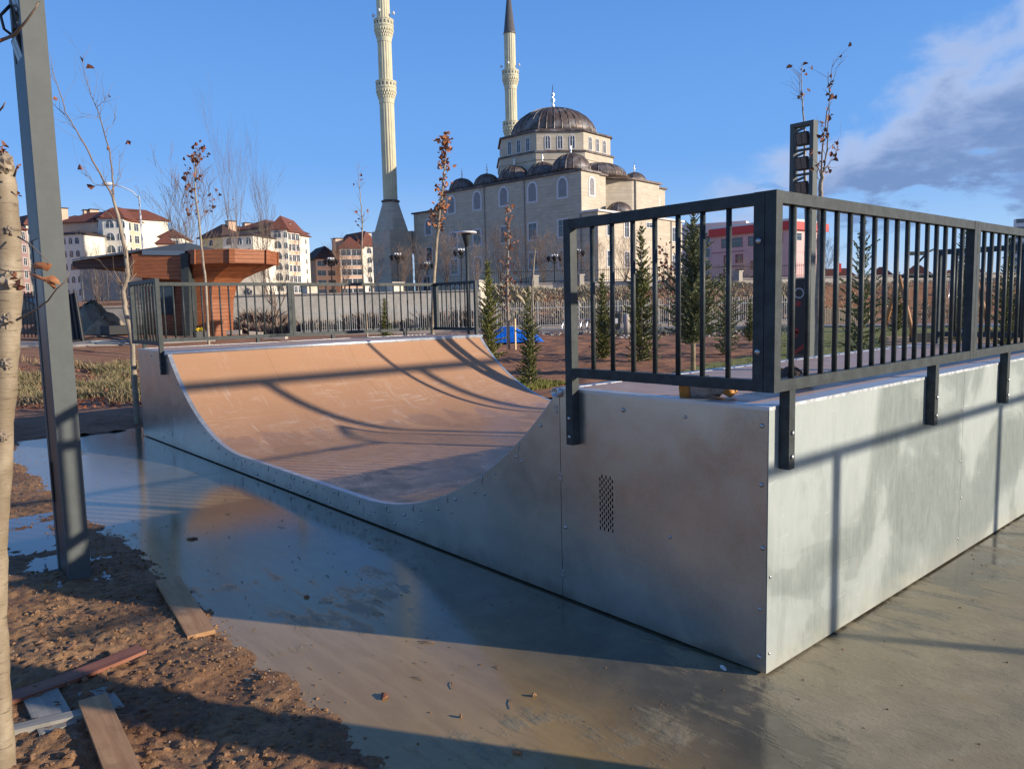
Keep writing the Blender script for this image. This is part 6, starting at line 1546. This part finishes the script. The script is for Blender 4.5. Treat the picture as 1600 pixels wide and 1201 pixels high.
def twin_lantern(px, py, D0, ytop, label, src=[None]):
    p = at(px, py, D0); g = th(p.x, p.y); h = zat(px, ytop, D0)-g
    t = thing('lantern_post', label, 'lantern', (p.x, p.y, g), 'ornamental lantern posts before the mosque')
    b = MB(); b.tube([(0, 0, 0), (0, 0, .6), (0, 0, h-.4)], [.12, .06, .05], 8); b.build('pole', M['fdark'], t)
    for k in range(4):
        a = k*pi/2+.8; c, s = cos(a), sin(a)
        b = MB(); b.tube([(0, 0, h-.7), (c*.3, s*.3, h-.45), (c*.55, s*.55, h-.15), (c*.42, s*.42, h-.02)], .03, 5); b.build('arm', M['fdark'], t)
        b = MB(); b.lathe([(.05, -.38), (.17, -.1), (.24, -.06), (.20, 0), (.04, .14)], 10, (c*.5, s*.5, h-.12)); b.build('lantern_head', M['fdark'], t)
        b = MB(); b.lathe([(.06, 0), (.10, .08), (.09, .17), (.02, .22)], 8, (c*.22, s*.22, h-.05)); b.build('globe', M['lampw'], t)
for px, dd, yt, lab in ((722, 66, 391, 'ornamental lantern post between park lamp and the narrow sapling'), (867, 66, 400, 'ornamental lantern post left of the near railing corner'), (903, 70, 392, 'ornamental lantern post hidden partly by the near railing end'), (623, 66, 398, 'ornamental lantern post in front of the minaret foot'), (519, 68, 405, 'ornamental lantern post before the balconied apartment block'), (668, 72, 412, 'small ornamental lantern post behind the leaf-clad sapling')):
    twin_lantern(px, 450, dd, yt, lab)
# blue tarpaulin over a pile
p = at(808, 528, 32); b = MB(); n = 40; vs = []
RTv = Vector((FW.y, -FW.x, 0))
for j in range(17):
    for i in range(n+1):
        u = i/n*2-1; v = j/16*2-1
        prof_h = .62*max(0, 1-abs(u+.35)**3*2.2)+.34*max(0, 1-((u-.55)/.42)**2)
        z = max(0, prof_h*(1-abs(v)**2.5))+.06*nz(u*5, v*5, 1)*(1-abs(v))+.05*abs(nz(u*14, v*5, 2))
        q = RTv*(u*1.12)+FW*(v*.7*(1+.1*nz(u*3, 4)))
        vs.append((q.x, q.y, max(.015, z)))
b.add(vs, [(j*(n+1)+i, j*(n+1)+i+1, (j+1)*(n+1)+i+1, (j+1)*(n+1)+i) for j in range(16) for i in range(n)], 0, False)
tag(b.build('tarpaulin', M['tarp'], None, (p.x, p.y, th(p.x, p.y)+.12)), 'crumpled bright blue tarpaulin over a low pile behind the bed', 'tarpaulin')
# bicycle stand hoops, bin, posts
t = thing('bicycle_stand', 'row of bent stainless bicycle hoops on the path', 'bicycle stand', at(893, 512, 37).xy.to_3d()); o0 = t.location.copy(); 
for k in range(5):
    q = at(884+k*9.5, 512, 37+k*.3); g = th(q.x, q.y)+.15; c = Vector((q.x, q.y, g))-o0; b = MB()
    b.tube([c+(RTv*.55+FW*.85).normalized()*(.42*cos(a))+Vector((0, 0, .12+.52*sin(a))) for a in [pi*i/12 for i in range(13)]], .03, 6); b.build('hoop', M['metal'], t)
p = at(952, 510, 38); t = thing('litter_bin', 'dark twin litter bin beside the compact spruce', 'bin', (p.x, p.y, th(p.x, p.y)+.1))
for dx in (-.28, .28): b = MB(); b.box(dx-.25, dx+.25, -.2, .2, .1, .95); b.build('bin_body', M['tree_dk'], t); b = MB(); b.box(dx-.12, dx+.12, -.215, -.201, .45, .7); b.build('notice', M['white'], t)
b = MB(); b.box(-.6, .6, -.25, .25, .97, 1.03); b.build('lid', M['fdark'], t); t.rotation_euler = (0, 0, YAW*-1*0+.86)
p = at(979, 512, 36); b = MB(); b.lathe([(.14, 0), (.14, .85), (.10, .95), (.02, .97)], 12); tag(b.build('bollard', M['kerb'], None, (p.x, p.y, th(p.x, p.y)+.1)), 'pale stone bollard by the litter bin', 'bollard')
# playground
fp = thing('timber_fence', 'short fence of pale timber palings on the lawn', 'fence', at(1268, 505, 43).xy.to_3d()); o0 = fp.location.copy()
b = MB(); b.bar((0, -.016, -.42), (0, -.016, .42), .085, .022, up=(0, 1, 0)); pal = None
for k in range(34):
    q = at(1268+k*2.75, 505, 43-.02*k); g = th(q.x, q.y)+.1; loc = Vector((q.x, q.y, g+.42))-o0
    if pal is None: pal = b.build('paling', M['picket'], fp, loc); pal.rotation_euler = (0, 0, .86)
    else: pp = inst(pal, fp, loc, (0, 0, .86), (1, 1, random.uniform(.95, 1.06)))
def timber_frame(px0, px1, D0, ytop, ybase, label, seat=False):
    a_ = at(px0, ybase, D0); e_ = at(px1, ybase, D0+1.2); g = th(a_.x, a_.y)+.05; t = thing('timber_swing', label, 'swing', (a_.x, a_.y, g)); zt_ = zat(px0, ytop, D0)-g; dd = (e_-a_); dd.z = 0
    for q in (Vector((0, 0, 0)), dd):
        for s in (-1, 1):
            b = MB(); r_ = Vector((dd.y, -dd.x, 0)).normalized()*s; b.tube([q+r_*.75, q+r_*.3+Vector((0, 0, zt_*.6)), q+Vector((0, 0, zt_))], [.075, .075, .065], 8); b.build('leg', M['wpost'], t)
    b = MB(); b.tube([Vector((0, 0, zt_))-dd*.06, dd*1.06+Vector((0, 0, zt_))], .06, 8); b.build('beam', M['rail'], t)
    for f in (.35, .65):
        b = MB(); c = dd*f; b.tube([c+Vector((0, 0, zt_)), c+Vector((0, 0, .55))], .012, 4); b.tube([c+dd.normalized()*.4+Vector((0, 0, zt_)), c+dd.normalized()*.4+Vector((0, 0, .55))], .012, 4); tag(b.build('chains', M['metal'], t), kind='stuff')
        b = MB(); b.bar(c+Vector((0, 0, .53)), c+dd.normalized()*.4+Vector((0, 0, .53)), .18, .03); b.build('swing_seat', M['fdark'], t)
timber_frame(1402, 1520, 26, 432, 533, 'orange timber swing seen through the back railing bars')
p = at(1428, 520, 30); t = thing('tilted_lamp', 'dark lamp with slanting arm behind the swing', 'lamp post', (p.x, p.y, th(p.x, p.y))); zt_ = zat(1430, 398, 30)-th(p.x, p.y)
b = MB(); b.tube([(0, 0, 0), (0, 0, zt_)], .05, 8); b.build('pole', M['rail'], t); b = MB(); b.tube([Vector((0, 0, zt_-.4)), RTv*.45+Vector((0, 0, zt_+.1)), RTv*.85+Vector((0, 0, zt_+.25))], .04, 6); b.build('arm', M['rail'], t)
b = MB(); b.box(-.34, .34, -.09, .09, zt_-.02, zt_+.12, T=lambda q: RTv*q.x+FW*q.y+Vector((0, 0, q.z))); b.build('lamp_head', M['rail'], t)
p = at(1448, 530, 26); b = MB(); b.box(-.5, .5, -.2, .2, 0, .42, T=lambda q: RTv*q.x+FW*q.y+Vector((0, 0, q.z))); tag(b.build('planter_box', M['fdark'], None, (p.x, p.y, th(p.x, p.y))), 'low black box beside the swing', 'box')
t = thing('park_bench', 'timber bench with blue seat edge behind the last railing panel', 'bench', at(1548, 522, 27).xy.to_3d())
for z, y in ((.45, 0), (.75, .2), (.9, .22)): b = MB(); b.box(-.9, .9, y-.06, y+.06, z, z+.05, T=lambda q: RTv*q.x+FW*q.y+Vector((0, 0, q.z+.1))); b.build('slat', M['wpost'] if z > .5 else mat('blue_paint', col=(.05, .15, .4), rough=.4), t)
for x in (-.75, .75): b = MB(); b.box(x-.04, x+.04, -.15, .2, 0, .45, T=lambda q: RTv*q.x+FW*q.y+Vector((0, 0, q.z+.1))); b.build('leg', M['fdark'], t)
patch('play_sand', [g2(1385, 545), g2(1620, 540), g2(1620, 525), g2(1385, 527)], M['sand'], .12, .015, .3)
p = at(1303, 505, 110); t = thing('flag_pole', 'thin flag pole with small red flag right of the school', 'flag pole', (p.x, p.y, 2.5)); zt_ = zat(1303, 408, 110)-2.5
b = MB(); b.tube([(0, 0, 0), (0, 0, zt_)], .06, 6); b.build('pole', M['wframe'], t); b = MB(); b.add([(0, 0, zt_-.1)]+[tuple(RTv*.9*s+Vector((0, 0, zt_-.1-.3*s))) for s in (.5, 1)]+[tuple(RTv*.9*s+Vector((0, 0, zt_-1.7+.1*s))) for s in (1, .5)]+[(0, 0, zt_-1.6)], [(0, 1, 4, 5), (1, 2, 3, 4)]); b.build('flag', M['flag'], t)

# ---------------------------------------------------------------- bare trees
def bare_mesh(seed, h, spread=.45, nb=4, depth=3, r0=None, forks=5, minr=.006):
    r = random.Random(seed); b = MB()
    tr = MB(); tr.tube([(0, 0, -.1), (r.gauss(0, .04), r.gauss(0, .04), h*.25)], [r0 or h*.016, (r0 or h*.016)*.8], 6)
    for k in range(forks):
        a = 2*pi*k/forks+r.random(); sp = r.uniform(.15, spread)
        limb(b, (0, 0, h*.22), (sp*cos(a), sp*sin(a), 1), h*r.uniform(.55, .78), (r0 or h*.016)*.6, depth, r, .42, .35, 4, None, 5, .10, .25, nb, minr)
    return tr, b
BT = []
for sd_, h, k in ((1, 4.0, dict(forks=6, nb=4)), (2, 3.4, dict(forks=7, nb=4, spread=.6)), (3, 7.5, dict(forks=5, nb=4, spread=.35, minr=.006))):
    tr, b = bare_mesh(sd_, h, **k); a_ = tr.build('trunk', M['twigr']); c_ = b.build('crown', M['twigr']); BT.append([a_, c_, h, False])
def bare(kind, px, D0, ytop, label, sx=1.0, group=None):
    a_, c_, h, used = BT[kind]; p = at(px, 480, D0); g = th(p.x, p.y); s = (zat(px, ytop, D0)-g)/h
    t = thing('bare_tree', label, 'tree', (p.x, p.y, g), group); t.scale = (s*sx, s*sx, s); t.rotation_euler = (0, 0, random.random()*6)
    if not used: a_.parent = t; c_.parent = t; BT[kind][3] = True
    else: inst(a_, t); inst(c_, t)
bare(2, 372, 58, 280, 'tall bare tree rising behind the kiosk canopy', .42)
bare(2, 415, 62, 318, 'second bare tree right of the tallest one behind the kiosk', .5)
bare(1, 300, 60, 335, 'bushy bare tree left of the tallest one behind the kiosk', .9)
bare(0, 430, 48, 400, 'small bare tree in front of the pale retaining wall')
for k, (kd, px, dd, yt, lab) in enumerate(((0, 655, 68, 405, 'left of the leaf-clad sapling'), (1, 700, 70, 398, 'just right of the leaf-clad sapling'), (0, 745, 66, 402, 'behind the disc-headed park lamp'), (1, 783, 69, 392, 'behind the bushy green spruce'),
        (0, 815, 72, 385, 'in line with the narrow brown sapling'), (1, 850, 67, 398, 'behind the pruned forked sapling'), (0, 885, 66, 400, 'at the end of the near railing'), (1, 925, 70, 405, 'behind the compact dark spruce'), (0, 978, 72, 392, 'before the sunlit stone wall'),
        (1, 540, 64, 408, 'before the balconied apartment block'), (0, 585, 66, 402, 'left of the minaret foot'), (1, 632, 66, 412, 'before the arch by the minaret'), (0, 1165, 90, 418, 'before the pink school'), (1, 1285, 80, 400, 'right of the rear floodlight post'))):
    bare(kd, px, dd, yt, 'leafless shrubby tree '+lab, 1.15, 'leafless trees in front of the buildings')
for k, px in enumerate((155, 205)):
    bare(0, px, 42, 420+k*8, 'leafless young tree '+('left' if k == 0 else 'right')+' in front of the grey arcaded hall', .8)

for o in (B0, B1, B2, B3): del o['far']
